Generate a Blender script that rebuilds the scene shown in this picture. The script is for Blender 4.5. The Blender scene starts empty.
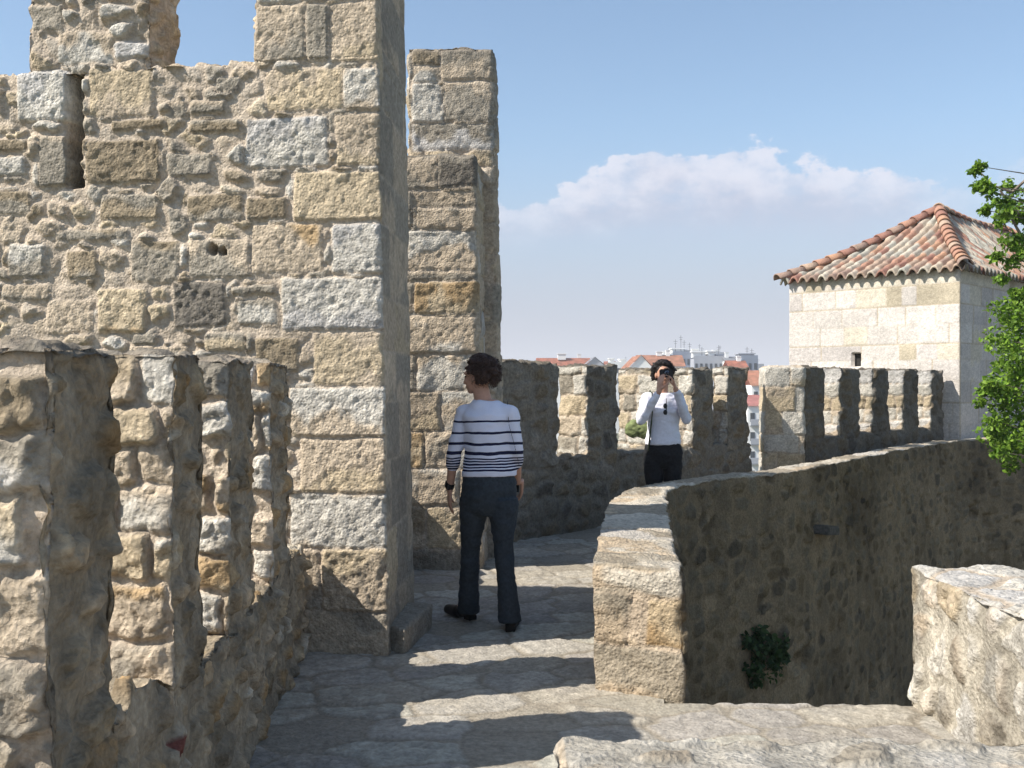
import bpy, bmesh, math, random
import numpy as np
from mathutils import Vector, Matrix
random.seed(7)
SC = bpy.context.scene
COL = SC.collection
F = 1024.0; CH = 1.5; YH = 385.0
R = math.radians

# ------------------------------------------------------------------ noise
def _h(ix, iy, iz, seed):
    ix = ix.astype(np.uint32); iy = iy.astype(np.uint32); iz = iz.astype(np.uint32)
    h = ix*np.uint32(374761393) + iy*np.uint32(668265263) + iz*np.uint32(2147483647 & 0x7feb352d) + np.uint32((seed*1013904223+12345) & 0xffffffff)
    h = (h ^ (h >> np.uint32(13)))*np.uint32(1274126177)
    h = (h ^ (h >> np.uint32(16)))*np.uint32(2246822519)
    h = h ^ (h >> np.uint32(15))
    return (h & np.uint32(0xffffff)).astype(np.float32)/np.float32(0xffffff)
def vn(P, sc, seed=0):
    P = np.asarray(P, dtype=np.float64)*sc + 1000.0
    I = np.floor(P).astype(np.int64); f = P - I
    f = f*f*f*(f*(f*6-15)+10)
    out = 0
    for a in (0, 1):
        wa = f[:, 0] if a else 1-f[:, 0]
        for b in (0, 1):
            wb = f[:, 1] if b else 1-f[:, 1]
            for c in (0, 1):
                wc = f[:, 2] if c else 1-f[:, 2]
                out = out + wa*wb*wc*_h(I[:, 0]+a, I[:, 1]+b, I[:, 2]+c, seed)
    return out*2-1
def fbm(P, sc, octs=4, seed=0, gain=.5):
    o = 0; a = 1; t = 0
    for i in range(octs):
        o = o + a*vn(P, sc*(2.03**i), seed+i*17); t += a; a *= gain
    return o/t
def uv3(u, v, w=0.0): return np.stack([u, v, np.full_like(u, w)], 1)
def sstep(a, b, x):
    t = np.clip((x-a)/(b-a), 0, 1); return t*t*(3-2*t)
def lin(c):
    c = np.asarray(c, dtype=float)/255.0
    return np.where(c <= .04045, c/12.92, ((c+.055)/1.055)**2.4)
TAN = lin((203, 185, 161)); PALE = lin((214, 206, 192)); YEL = lin((206, 187, 157)); ORA = lin((192, 164, 126))
GRY = lin((168, 158, 142)); DRK = lin((134, 126, 115)); BRN = lin((162, 146, 122)); MOR = lin((206, 189, 168)); WHT = lin((222, 216, 206)); LIL = lin((206, 200, 192))
RED = lin((150, 92, 80))

def voro(u, v, cu, cv, seed):
    """coursed voronoi: returns edge distance (m), cell hash"""
    gv = v/cv; j0 = np.floor(gv).astype(np.int64)
    F1 = np.full(u.shape, 9.); F2 = np.full(u.shape, 9.); ID = np.zeros(u.shape)
    for dj in (-1, 0, 1):
        j = j0+dj
        off = _h(j, j*0, j*0, seed+5)*.9
        gu = u/cu + off
        i0 = np.floor(gu).astype(np.int64)
        for di in (-1, 0, 1):
            i = i0+di
            r1 = _h(i, j, i*0, seed); r2 = _h(i, j, i*0, seed+1); r3 = _h(i, j, i*0, seed+2)
            px = (i+.5+(r1-.5)*.75); py = (j+.5+(r2-.5)*.55)
            dx = (gu-px)*cu/cv*.8; dy = gv-py
            d = np.maximum(np.abs(dx), np.abs(dy))*.62+np.sqrt(dx*dx+dy*dy)*.38
            d = d - (r3-.5)*.3
            m = d < F1
            F2 = np.where(m, F1, np.minimum(F2, d)); ID = np.where(m, r3*7.31+r1, ID); F1 = np.where(m, d, F1)
    return (F2-F1)*cv*.5, (ID*13.7) % 1.0

def pick(ids, pal, seed=0):
    n = len(pal); k = np.floor(((ids*97.3+seed*.37) % 1.0)*n).astype(int) % n
    return np.asarray(pal)[k]

def rubble(u, v, seed=1, cu=.24, cv=.15, pal=None, joint=.012, depth=.022, rough=.010, mort=MOR, flat=0):
    pal = pal or [TAN, TAN, GRY, BRN, YEL, PALE, GRY, TAN]
    P = uv3(u, v, seed*3.1)
    wu = u + fbm(P, 5, 3, seed+50)*.045; wv = v + fbm(P, 5, 3, seed+60)*.035
    e, idd = voro(wu, wv, cu, cv, seed)
    jw = joint*(1+.9*fbm(P, 3, 2, seed+70))
    m = sstep(0, .016, e-jw)
    buried = ((idd*31.7) % 1.0) < .16            # some stones smeared over with mortar
    m = m*np.where(buried, .35, 1)
    n1 = fbm(P, 22, 4, seed+80, .6); n0 = fbm(P, 7, 3, seed+90)
    pit = -np.clip(fbm(P, 30, 2, seed+91)-.25, 0, 1)*2
    hs = depth*(.55+.9*((idd*17.3) % 1.0)) + (.6*n0+.8*n1+.8*pit)*rough
    hm = (.5*fbm(P, 12, 3, seed+95))*rough
    H = hm*(1-m)+hs*m - depth*.5
    c = pick(idd, pal, seed)
    c2 = pick((idd*3.3) % 1.0, pal, seed+3)
    t = sstep(-.2, .5, n0)[:, None]
    c = c*(1-t*.6)+c2*t*.6
    c = c*(1+.32*n1[:, None]+.22*((idd*57.1) % 1.0-.5)[:, None])
    cm = mort*(1+.16*fbm(P, 15, 3, seed+97)[:, None])
    return H, c*m[:, None]+cm*(1-m[:, None])

def blocks(u, v, H, C, rects, seed=3, depth=.02, rough=.009, joint=.009, wob=.008, r0=.02, mort=MOR):
    """rects: (u0,v0,u1,v1,colour,colour2,roughness factor)"""
    for k, rc in enumerate(rects):
        u0, v0, u1, v1, ca, cb, rf = rc
        g = .05
        M = (u > u0-g) & (u < u1+g) & (v > v0-g) & (v < v1+g)
        if not M.any(): continue
        uu = u[M]; vv = v[M]; P = uv3(uu, vv, k*1.7+seed)
        wx = uu+fbm(P, 9, 3, seed+k)*wob*1.3; wy = vv+fbm(P, 9, 3, seed+k+9)*wob*1.3
        r = min(r0, (u1-u0)*.3, (v1-v0)*.3)
        qx = np.abs(wx-(u0+u1)/2)-(u1-u0)/2+r; qy = np.abs(wy-(v0+v1)/2)-(v1-v0)/2+r
        d = np.sqrt(np.maximum(qx, 0)**2+np.maximum(qy, 0)**2)+np.minimum(np.maximum(qx, qy), 0)-r
        d = d + joint*.5
        m = sstep(.006, -.008, d)                   # inside the stone
        mo = sstep(joint*1.4, joint*.6, d)             # inside stone or its joint
        n0 = fbm(P, 6, 3, seed+k+31); n1 = fbm(P, 30, 3, seed+k+37, .65)
        pit = -np.clip(fbm(P, 42, 2, seed+k+41)-.1, 0, 1)*1.2
        hs = depth*(.35+.3*math.sin(k*2.3))+(.5*n0+.75*n1+pit)*rough*rf*.85
        hm = -depth*.45+.3*n1*rough
        HH = hm*(1-m)+hs*m
        t = sstep(-.05, .4, n0+.5*np.sin((vv-v0)/(v1-v0)*3+k))[:, None]
        c = ca*(1-t)+cb*t
        c = c*(1+.26*n1[:, None]+.07*math.sin(k*5.1))
        cm = mort*(1+.15*n1[:, None])
        cc = cm*(1-m[:, None])+c*m[:, None]
        H[M] = H[M]*(1-mo)+HH*mo
        C[M] = C[M]*(1-mo[:, None])+cc*mo[:, None]
    return H, C

def auto_rects(u0, u1, v0, v1, ch=.3, lmin=.3, lmax=.8, pal=None, seed=1, rf=1.0):
    rg = random.Random(seed); out = []; v = v0; pal = pal or [TAN, PALE, TAN, YEL, GRY, LIL]
    while v < v1-.03:
        h = ch*rg.uniform(.8, 1.2)
        if v+h > v1-.08: h = v1-v
        u = u0-rg.uniform(0, lmax*.6)
        while u < u1:
            l = rg.uniform(lmin, lmax)
            out.append((u, v, u+l, v+h, rg.choice(pal), rg.choice(pal), rf*rg.uniform(.5, 1.2)))
            u += l
        v += h
    return out

# ------------------------------------------------------------------ mesh from arrays
def mesh_np(name, V, Q, col=None, smooth=True, extra=None):
    me = bpy.data.meshes.new(name)
    V = np.asarray(V, dtype=np.float32); Q = np.asarray(Q, dtype=np.int32)
    ng = extra or []
    nl = Q.size+sum(len(e) for e in ng)
    me.vertices.add(len(V)); me.vertices.foreach_set('co', V.ravel())
    me.loops.add(nl); me.polygons.add(len(Q)+len(ng))
    li = np.concatenate([Q.ravel()]+[np.asarray(e, dtype=np.int32) for e in ng]) if ng else Q.ravel()
    st = list(range(0, Q.size, 4)) if Q.shape[1] == 4 else list(range(0, Q.size, 3))
    p = Q.size
    for e in ng: st.append(p); p += len(e)
    me.loops.foreach_set('vertex_index', li.astype(np.int32))
    me.polygons.foreach_set('loop_start', np.array(st, dtype=np.int32))
    me.update(calc_edges=True); me.validate()
    if smooth: me.polygons.foreach_set('use_smooth', np.ones(len(me.polygons), dtype=bool))
    if col is not None:
        a = me.attributes.new('Col', 'FLOAT_COLOR', 'POINT')
        cc = np.ones((len(V), 4), dtype=np.float32); cc[:, :3] = np.clip(col, .004, .92)
        a.data.foreach_set('color', cc.ravel())
    return me
def link(name, me, mat=None, parent=None, loc=None):
    o = bpy.data.objects.new(name, me); COL.objects.link(o)
    if mat: me.materials.append(mat)
    if parent: o.parent = parent
    if loc is not None: o.location = loc
    return o
def thing(name, label, cat, loc=(0, 0, 0), rotz=0, group=None):
    o = bpy.data.objects.new(name, None); COL.objects.link(o); o.empty_display_size = .2
    o.location = loc; o.rotation_euler = (0, 0, rotz); o['label'] = label; o['category'] = cat
    if group: o['group'] = group
    return o
def tag(o, label, cat, group=None):
    o['label'] = label; o['category'] = cat
    if group: o['group'] = group
    return o

def axis(a, b, res): return np.linspace(a, b, max(2, int(round((b-a)/res))+1))

def stone_box(name, xs, ys, zs, field, mat, parent=None, warp=None, top=None, ends=None, skip='D', rnd='FBLRT', er=.022, vamp=.010, vsc=6., topdark=0, seed=0, hole=None, vz=1.0, loc=None, ermask=None, edge_calm=.03):
    """Lattice box, every face displaced along its normal by the masonry field.
    field(u, v)->(H, C); skip faces are left out; rnd: which faces have eroded free edges"""
    nx, ny, nz = len(xs), len(ys), len(zs)
    keyall = []; faces = []
    def grid(A, B, fn):
        ia, ib = np.meshgrid(np.arange(A), np.arange(B), indexing='ij')
        return fn(ia, ib)
    FS = {
     'F': (nx, nz, lambda a, b: (a, b*0, b)), 'B': (nx, nz, lambda a, b: (nx-1-a, b*0+ny-1, b)),
     'L': (ny, nz, lambda a, b: (a*0, ny-1-a, b)), 'R': (ny, nz, lambda a, b: (a*0+nx-1, a, b)),
     'T': (nx, ny, lambda a, b: (a, b, b*0+nz-1)), 'D': (nx, ny, lambda a, b: (a, ny-1-b, b*0))}
    NRM = {'F': (0, -1, 0), 'B': (0, 1, 0), 'L': (-1, 0, 0), 'R': (1, 0, 0), 'T': (0, 0, 1), 'D': (0, 0, -1)}
    parts = {}
    for f, (A, B, fn) in FS.items():
        if f in skip: continue
        i, j, k = grid(A, B, fn)
        parts[f] = (i.ravel(), j.ravel(), k.ravel(), A, B)
    allk = np.concatenate([(p[0]*ny+p[1])*nz+p[2] for p in parts.values()])
    uk, inv = np.unique(allk, return_inverse=True)
    N = len(uk)
    I = uk//(ny*nz); J = (uk//nz) % ny; K = uk % nz
    P = np.stack([xs[I], ys[J], zs[K]], 1)
    off = np.zeros((N, 3)); C = np.zeros((N, 3)); W = np.zeros(N); Q = []; pos = 0
    x0, x1, y0, y1, z0, z1 = xs[0], xs[-1], ys[0], ys[-1], zs[0], zs[-1]
    for f, (i, j, k, A, B) in parts.items():
        n = len(i); vid = inv[pos:pos+n]; pos += n
        x = xs[i]; y = ys[j]; z = zs[k]
        if f == 'F': u, v = x, z
        elif f == 'R': u, v = x1+y-y0, z
        elif f == 'L': u, v = x0-(y-y0), z
        elif f == 'B': u, v = x+37.3, z
        else: u, v = x, y
        fld = field
        if f in 'TD' and top: fld = top
        if f == 'L' and ends: fld = ends; u = u-x0
        H, c = fld(u.copy(), v.copy())
        # eroded edges
        D = np.full(n, 9.)
        if f != 'F' and f != 'B':
            if 'F' in rnd: D = np.minimum(D, y-y0)
            if 'B' in rnd: D = np.minimum(D, y1-y)
        if f != 'L' and f != 'R':
            if 'L' in rnd: D = np.minimum(D, x-x0)
            if 'R' in rnd: D = np.minimum(D, x1-x)
        if f not in 'TD':
            if 'T' in rnd: D = np.minimum(D, z1-z)
        P3 = np.stack([x, y, z], 1)
        chip = 1+1.5*fbm(P3, 8, 3, seed+7)
        chip = np.clip(chip, .15, 3)
        calm = .2+.8*sstep(0, edge_calm, D) if ermask is None else 1
        H = H*calm
        H = H-er*chip*np.exp(-(D/(er*1.3*chip+1e-4))**2)*.6*(1 if ermask is None else ermask(P3))
        if hole is not None and f in 'F': H = hole(u, v, H)
        nn = np.array(NRM[f])
        np.add.at(off, vid, H[:, None]*nn)
        np.add.at(C, vid, c); np.add.at(W, vid, 1)
        g = vid.reshape(A, B)
        q = np.stack([g[:-1, :-1], g[1:, :-1], g[1:, 1:], g[:-1, 1:]], -1).reshape(-1, 4)
        Q.append(q)
    C /= W[:, None]
    vnz = np.stack([fbm(P, vsc, 3, seed+100+a) for a in range(3)], 1)*vamp*2
    vnz[:, 2] *= vz
    P2 = P+off+vnz
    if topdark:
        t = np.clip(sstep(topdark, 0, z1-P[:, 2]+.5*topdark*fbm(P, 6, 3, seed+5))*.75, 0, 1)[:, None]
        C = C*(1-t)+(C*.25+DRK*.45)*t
    st = fbm(P, 1.3, 3, seed+200)
    C = C*(1+.18*st[:, None])
    if warp is not None: P2 = warp(P2)
    me = mesh_np(name, P2, np.concatenate(Q), C)
    return link(name, me, mat, parent, loc)

# ------------------------------------------------------------------ materials
def mat_new(name):
    m = bpy.data.materials.new(name); m.use_nodes = True
    nt = m.node_tree; b = nt.nodes['Principled BSDF']
    return m, nt, b
def plain(name, c, rough=.7, noise=0, nscale=30, bump=0, spec=.3, metal=0, c2=None):
    m, nt, b = mat_new(name)
    b.inputs['Base Color'].default_value = (*c, 1); b.inputs['Roughness'].default_value = rough
    b.inputs['Specular IOR Level'].default_value = spec; b.inputs['Metallic'].default_value = metal
    if noise or bump or c2 is not None:
        tc = nt.nodes.new('ShaderNodeTexCoord'); n = nt.nodes.new('ShaderNodeTexNoise')
        n.inputs['Scale'].default_value = nscale; n.inputs['Detail'].default_value = 6
        nt.links.new(tc.outputs['Object'], n.inputs['Vector'])
        mx = nt.nodes.new('ShaderNodeMix'); mx.data_type = 'RGBA'
        a = c if c2 is None else c; bb = [min(1, x*(1+noise)) for x in c] if c2 is None else c2
        mx.inputs['A'].default_value = (*[x*(1-noise) for x in a], 1); mx.inputs['B'].default_value = (*bb, 1)
        rmp = nt.nodes.new('ShaderNodeMapRange'); rmp.inputs['From Min'].default_value = .35; rmp.inputs['From Max'].default_value = .65
        nt.links.new(n.outputs['Fac'], rmp.inputs['Value']); nt.links.new(rmp.outputs['Result'], mx.inputs['Factor'])
        nt.links.new(mx.outputs['Result'], b.inputs['Base Color'])
        if bump:
            bp = nt.nodes.new('ShaderNodeBump'); bp.inputs['Distance'].default_value = bump; bp.inputs['Strength'].default_value = 1
            nt.links.new(n.outputs['Fac'], bp.inputs['Height']); nt.links.new(bp.outputs['Normal'], b.inputs['Normal'])
    return m
def stone_mat(name, gain=1.0, bump=.006, lichen=.35, fine=1.0, tint=(1, 1, 1), scale=1.0):
    m, nt, b = mat_new(name); N = nt.nodes; L = nt.links
    b.inputs['Roughness'].default_value = .93; b.inputs['Specular IOR Level'].default_value = .15
    at = N.new('ShaderNodeAttribute'); at.attribute_name = 'Col'
    tc = N.new('ShaderNodeTexCoord')
    def noise(sc, det=8, ro=.6, dist=0):
        n = N.new('ShaderNodeTexNoise'); n.inputs['Scale'].default_value = sc*scale; n.inputs['Detail'].default_value = det
        n.inputs['Roughness'].default_value = ro; n.inputs['Distortion'].default_value = dist
        L.new(tc.outputs['Object'], n.inputs['Vector']); return n
    def rng(src, a, b_, c, d):
        r = N.new('ShaderNodeMapRange'); r.inputs['From Min'].default_value = a; r.inputs['From Max'].default_value = b_
        r.inputs['To Min'].default_value = c; r.inputs['To Max'].default_value = d
        L.new(src, r.inputs['Value']); return r.outputs['Result']
    n1 = noise(38, 8, .65); n2 = noise(6, 6, .6, .4); n3 = noise(120, 4, .7)
    v1 = rng(n1.outputs['Fac'], .3, .7, 1-.35*fine, 1+.30*fine)
    mul = N.new('ShaderNodeVectorMath'); mul.operation = 'SCALE'
    L.new(at.outputs['Color'], mul.inputs[0]); L.new(v1, mul.inputs['Scale'])
    mt = N.new('ShaderNodeVectorMath'); mt.operation = 'MULTIPLY'; mt.inputs[1].default_value = [gain*t for t in tint]
    L.new(mul.outputs[0], mt.inputs[0])
    # lichen / weather patches
    lm = rng(n2.outputs['Fac'], .56, .72, 0, lichen)
    mx = N.new('ShaderNodeMix'); mx.data_type = 'RGBA'; mx.inputs['B'].default_value = (.14, .125, .10, 1)
    L.new(lm, mx.inputs['Factor']); L.new(mt.outputs[0], mx.inputs['A'])
    L.new(mx.outputs['Result'], b.inputs['Base Color'])
    vo = N.new('ShaderNodeTexVoronoi'); vo.inputs['Scale'].default_value = 55*scale; L.new(tc.outputs['Object'], vo.inputs['Vector'])
    ad = N.new('ShaderNodeMath'); ad.operation = 'ADD'; L.new(n1.outputs['Fac'], ad.inputs[0])
    r3 = rng(n3.outputs['Fac'], 0, 1, 0, .35); L.new(r3, ad.inputs[1])
    ad2 = N.new('ShaderNodeMath'); ad2.operation = 'ADD'; L.new(ad.outputs[0], ad2.inputs[0])
    rv = rng(vo.outputs['Distance'], 0, .6, 0, .4); L.new(rv, ad2.inputs[1])
    bp = N.new('ShaderNodeBump'); bp.inputs['Distance'].default_value = bump; bp.inputs['Strength'].default_value = 1
    L.new(ad2.outputs[0], bp.inputs['Height']); L.new(bp.outputs['Normal'], b.inputs['Normal'])
    return m
M_WALL = stone_mat('limestone_masonry', .84, .012, .35)
M_LOW = stone_mat('weathered_rubble', .72, .012, .6)
M_SHADE = stone_mat('weathered_rubble_shaded', .80, .016, .7, 1.0, (1.04, 1.0, .94))
M_FAR = stone_mat('limestone_far', .85, .012, .25)
M_PARA = stone_mat('parapet_rubble', .85, .013, .6)
M_ASH = stone_mat('pale_ashlar', .76, .006, .18, .7, (1.0, .985, .985))
M_FLOOR = stone_mat('flagstone_paving', .80, .006, .15, .9, (.98, 1.01, .95))
M_TILE = stone_mat('clay_tile', .82, .004, .6, 1.0, (.97, 1.0, 1.02))

def px2plane(origin, d, px, py):
    """pixel -> (s, z) on the vertical plane through origin(x,y) with unit direction d"""
    a = (px-512)/F
    # (a*Y, Y) = origin + s*d
    s = (origin[0]-a*origin[1])/(a*d[1]-d[0])
    Y = origin[1]+s*d[1]
    return s, CH-(py-YH)/F*Y

# ================================================================== TALL CROSS WALL with pier
def build_cross_wall():
    corner = (-.69, 5.70); ang = R(-8); d = (math.cos(ang), math.sin(ang)); LW = 3.6
    org = (corner[0]-LW*d[0], corner[1]-LW*d[1])
    def rp(x0, y0, x1, y1, ca, cb=None, rf=1.0):
        k = .0
        s0, za = px2plane(org, d, x0, y1); s1, zb = px2plane(org, d, x1, y0)
        _, za2 = px2plane(org, d, x1, y1)
        # undo the batter
        sh = lambda s, z: s+.017*z*s/LW
        zm = (za+zb)/2
        return (sh(s0, zm), (za+za2)/2, sh(s1, zm), zb, ca, cb if cb is not None else ca, rf)
    rects = [
     rp(255, 3, 306, 61, TAN, GRY), rp(306, 3, 330, 61, GRY, GRY), rp(330, 0, 386, 61, TAN, YEL), rp(255, -54, 320, 2, PALE, TAN), rp(320, -50, 386, -1, GRY, TAN),
     rp(265, 66, 344, 110, YEL, TAN), rp(344, 66, 387, 110, TAN, PALE), rp(245, 115, 329, 167, LIL, PALE, 1.3), rp(335, 112, 388, 165, TAN, YEL),
     rp(293, 169, 388, 221, YEL, TAN, 1.1), rp(250, 222, 323, 273, TAN, ORA), rp(331, 222, 389, 273, PALE, LIL), rp(281, 276, 390, 330, LIL, PALE, 1.2),
     rp(313, 331, 391, 386, TAN, YEL), rp(290, 387, 392, 437, PALE, TAN, 1.2), rp(301, 438, 393, 493, TAN, YEL), rp(289, 494, 394, 548, PALE, TAN, 1.3),
     rp(322, 549, 395, 612, TAN, YEL, 1.5), rp(290, 549, 321, 612, GRY, TAN), rp(280, 613, 397, 670, GRY, TAN),
     # ordinary wall
     rp(17, 70, 70, 121, LIL, PALE, 1.1), rp(88, 67, 152, 116, YEL, TAN), rp(86, 138, 161, 183, BRN, BRN, 1.3), rp(38, 134, 72, 186, GRY, TAN, .6),
     rp(56, 30, 113, 65, PALE, TAN, .8), rp(115, 38, 149, 56, LIL, LIL, .8), rp(100, 193, 158, 220, GRY, BRN), rp(187, 193, 243, 221, BRN, GRY, 1.2),
     rp(246, 196, 288, 220, BRN, GRY), rp(131, 239, 179, 281, GRY, BRN, 1.2), rp(187, 238, 251, 278, GRY, TAN, .8), rp(97, 288, 147, 333, ORA, YEL, 1.4),
     rp(172, 281, 226, 327, DRK, DRK, 1.6), rp(8, 243, 45, 278, PALE, GRY), rp(66, 249, 98, 278, BRN, GRY), rp(47, 299, 92, 334, TAN, GRY),
     rp(204, 332, 247, 350, YEL, GRY), rp(-40, 190, 30, 215, GRY, BRN), rp(170, 100, 186, 118, TAN, GRY), rp(190, 98, 226, 114, TAN, GRY), rp(214, 75, 240, 92, GRY, DRK),
     rp(167, 152, 212, 176, GRY, DRK), rp(190, 118, 240, 133, BRN, GRY), rp(-30, 124, 16, 134, TAN, TAN), rp(-20, 138, 28, 152, GRY, BRN), rp(-20, 155, 25, 176, PALE, PALE),
     rp(30, 5, 62, 32, GRY, GRY), rp(110, 118, 165, 130, BRN, GRY), rp(55, 228, 128, 240, GRY, BRN), rp(0, 284, 50, 300, GRY, TAN), rp(232, 285, 276, 296, BRN, GRY),
     rp(236, 300, 276, 324, GRY, PALE), rp(130, 345, 190, 362, TAN, PALE), rp(255, 337, 300, 372, BRN, GRY), rp(205, 375, 280, 400, TAN, GRY), rp(145, 362, 200, 380, YEL, GRY),
     rp(-90, 260, -5, 300, TAN, BRN), rp(-150, 120, -40, 170, YEL, TAN)]
    side = auto_rects(LW, LW+1.3, -.05, 4.6, .34, .35, .8, [TAN, GRY, TAN, YEL, GRY], 17, .7)
    def field(u, v):
        H, C = rubble(u, v, 11, .20, .095, [TAN, GRY, TAN, PALE, YEL, GRY, PALE, BRN], joint=.007, depth=.026, rough=.017)
        H, C = blocks(u, v, H, C, rects, 5, .021, .012, .009, wob=.006)
        m = u > LW+.001
        if m.any():
            h2, c2 = blocks(u[m], v[m], H[m]*.2, C[m], side, 6, .008, .007, .006, wob=.004)
            H[m] = h2; C[m] = c2
        return H, C
    s0, zt = px2plane(org, d, 70, 66); s1, zb = px2plane(org, d, 87, 187)
    ph = px2plane(org, d, 218, 250); ph2 = px2plane(org, d, 229, 251)
    flag = [1]
    def hole(u, v, H):
        w = fbm(uv3(u, v), 9, 3, 3)*.012
        ex = .012*(v-zb)
        m = sstep(0, .02, np.minimum(np.minimum(u+w-s0+ex*0, s1-u+w), np.minimum(v-zb+w, zt-v+.05)))
        H = H*(1-m)-.33*m
        for (a, b), r in ((ph, .035), (ph2, .022)):
            m = sstep(r, r*.5, np.sqrt((u-a)**2+(v-b)**2)+w)
            H = H-.09*m
        return H
    zt_wall = px2plane(org, d, 200, 64)[1]
    seam = px2plane(org, d, 255, 64)[0]; SX = seam+.04
    root = thing('castle_wall', 'tall sunlit rubble stone wall with narrow arrow slit and a thick ashlar pier at its right end', 'wall', (org[0], org[1], 0), ang)
    def warp(P):
        P = P.copy(); P[:, 0] -= .017*P[:, 2]*np.clip(P[:, 0], 0, None)/LW + .09*P[:, 1]*(P[:, 0] > 3.2); return P
    def em(P): return 1-(P[:, 0] > SX+.02)*(P[:, 2] > zt_wall-.06)*(P[:, 1] < .03)*1.0
    stone_box('wall', axis(0, LW, .011), axis(0, .5, .025), axis(-.02, zt_wall, .011), field, M_WALL, root, warp, skip='DB', rnd='FRT', er=.011, vamp=.005, hole=hole, seed=2, ermask=em)
    stone_box('pier_top', axis(SX, LW, .011), axis(0, 1.0, .025), axis(zt_wall-.15, 4.5, .011), lambda u, v: (lambda hc: (hc[0]-.008*(v < zt_wall-.004), hc[1]))(field(u, v)), M_WALL, root, warp, skip='DB', rnd='FRTL', er=.010, vamp=.005, seed=2)
    stone_box('pier', axis(SX, LW, .02), axis(.44, 1.0, .02), axis(-.02, zt_wall, .02), lambda u, v: (lambda hc: (hc[0]-.002, hc[1]))(field(u+.44, v)), M_WALL, root, warp, skip='DBF', rnd='R', er=.010, vamp=.005, seed=2)
    m0 = px2plane(org, d, 31, 30)[0]; m1 = px2plane(org, d, 150, 30)[0]
    stone_box('merlon', axis(m0, m1+.03, .011), axis(0.004, .42, .015), axis(zt_wall-.03, 4.25, .011), field, M_WALL, root, warp, skip='DB', er=.035, vamp=.014, seed=9)
    # a further merlon half out of frame
    return root
build_cross_wall()

# step stone at the foot of the pier
def prism(name, pts, z0, z1, mat, parent=None, res=.02, seed=0, col=TAN, amp=.006):
    """footprint quad (4 pts, counter-clockwise from front left) -> rough block"""
    a, b, c, dd = [np.array(p, float) for p in pts]
    L1 = max(np.linalg.norm(b-a), np.linalg.norm(c-dd)); L2 = max(np.linalg.norm(dd-a), np.linalg.norm(c-b))
    o = (a+b+c+dd)/4
    def warp(P):
        s = (P[:, 0]/L1)[:, None]; t = (P[:, 1]/L2)[:, None]
        xy = a*(1-s)*(1-t)+b*s*(1-t)+c*s*t+dd*(1-s)*t
        return np.column_stack([xy-o, P[:, 2]-z0])
    def field(u, v):
        n = fbm(uv3(u, v, seed), 18, 4, seed)
        return n*amp, col*(1+.25*n[:, None])
    return stone_box(name, axis(0, L1, res), axis(0, L2, res), axis(z0, z1, res), field, mat, parent, warp, seed=seed, er=.012, vamp=.004, loc=(o[0], o[1], z0))
o = prism('step_stone', [(-.70, 5.80), (-.60, 5.72), (-.49, 6.38), (-.69, 6.44)], -.02, .14, M_WALL, col=GRY)
tag(o, 'low grey kerb stone lying against the foot of the tall pier', 'stone block')

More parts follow.
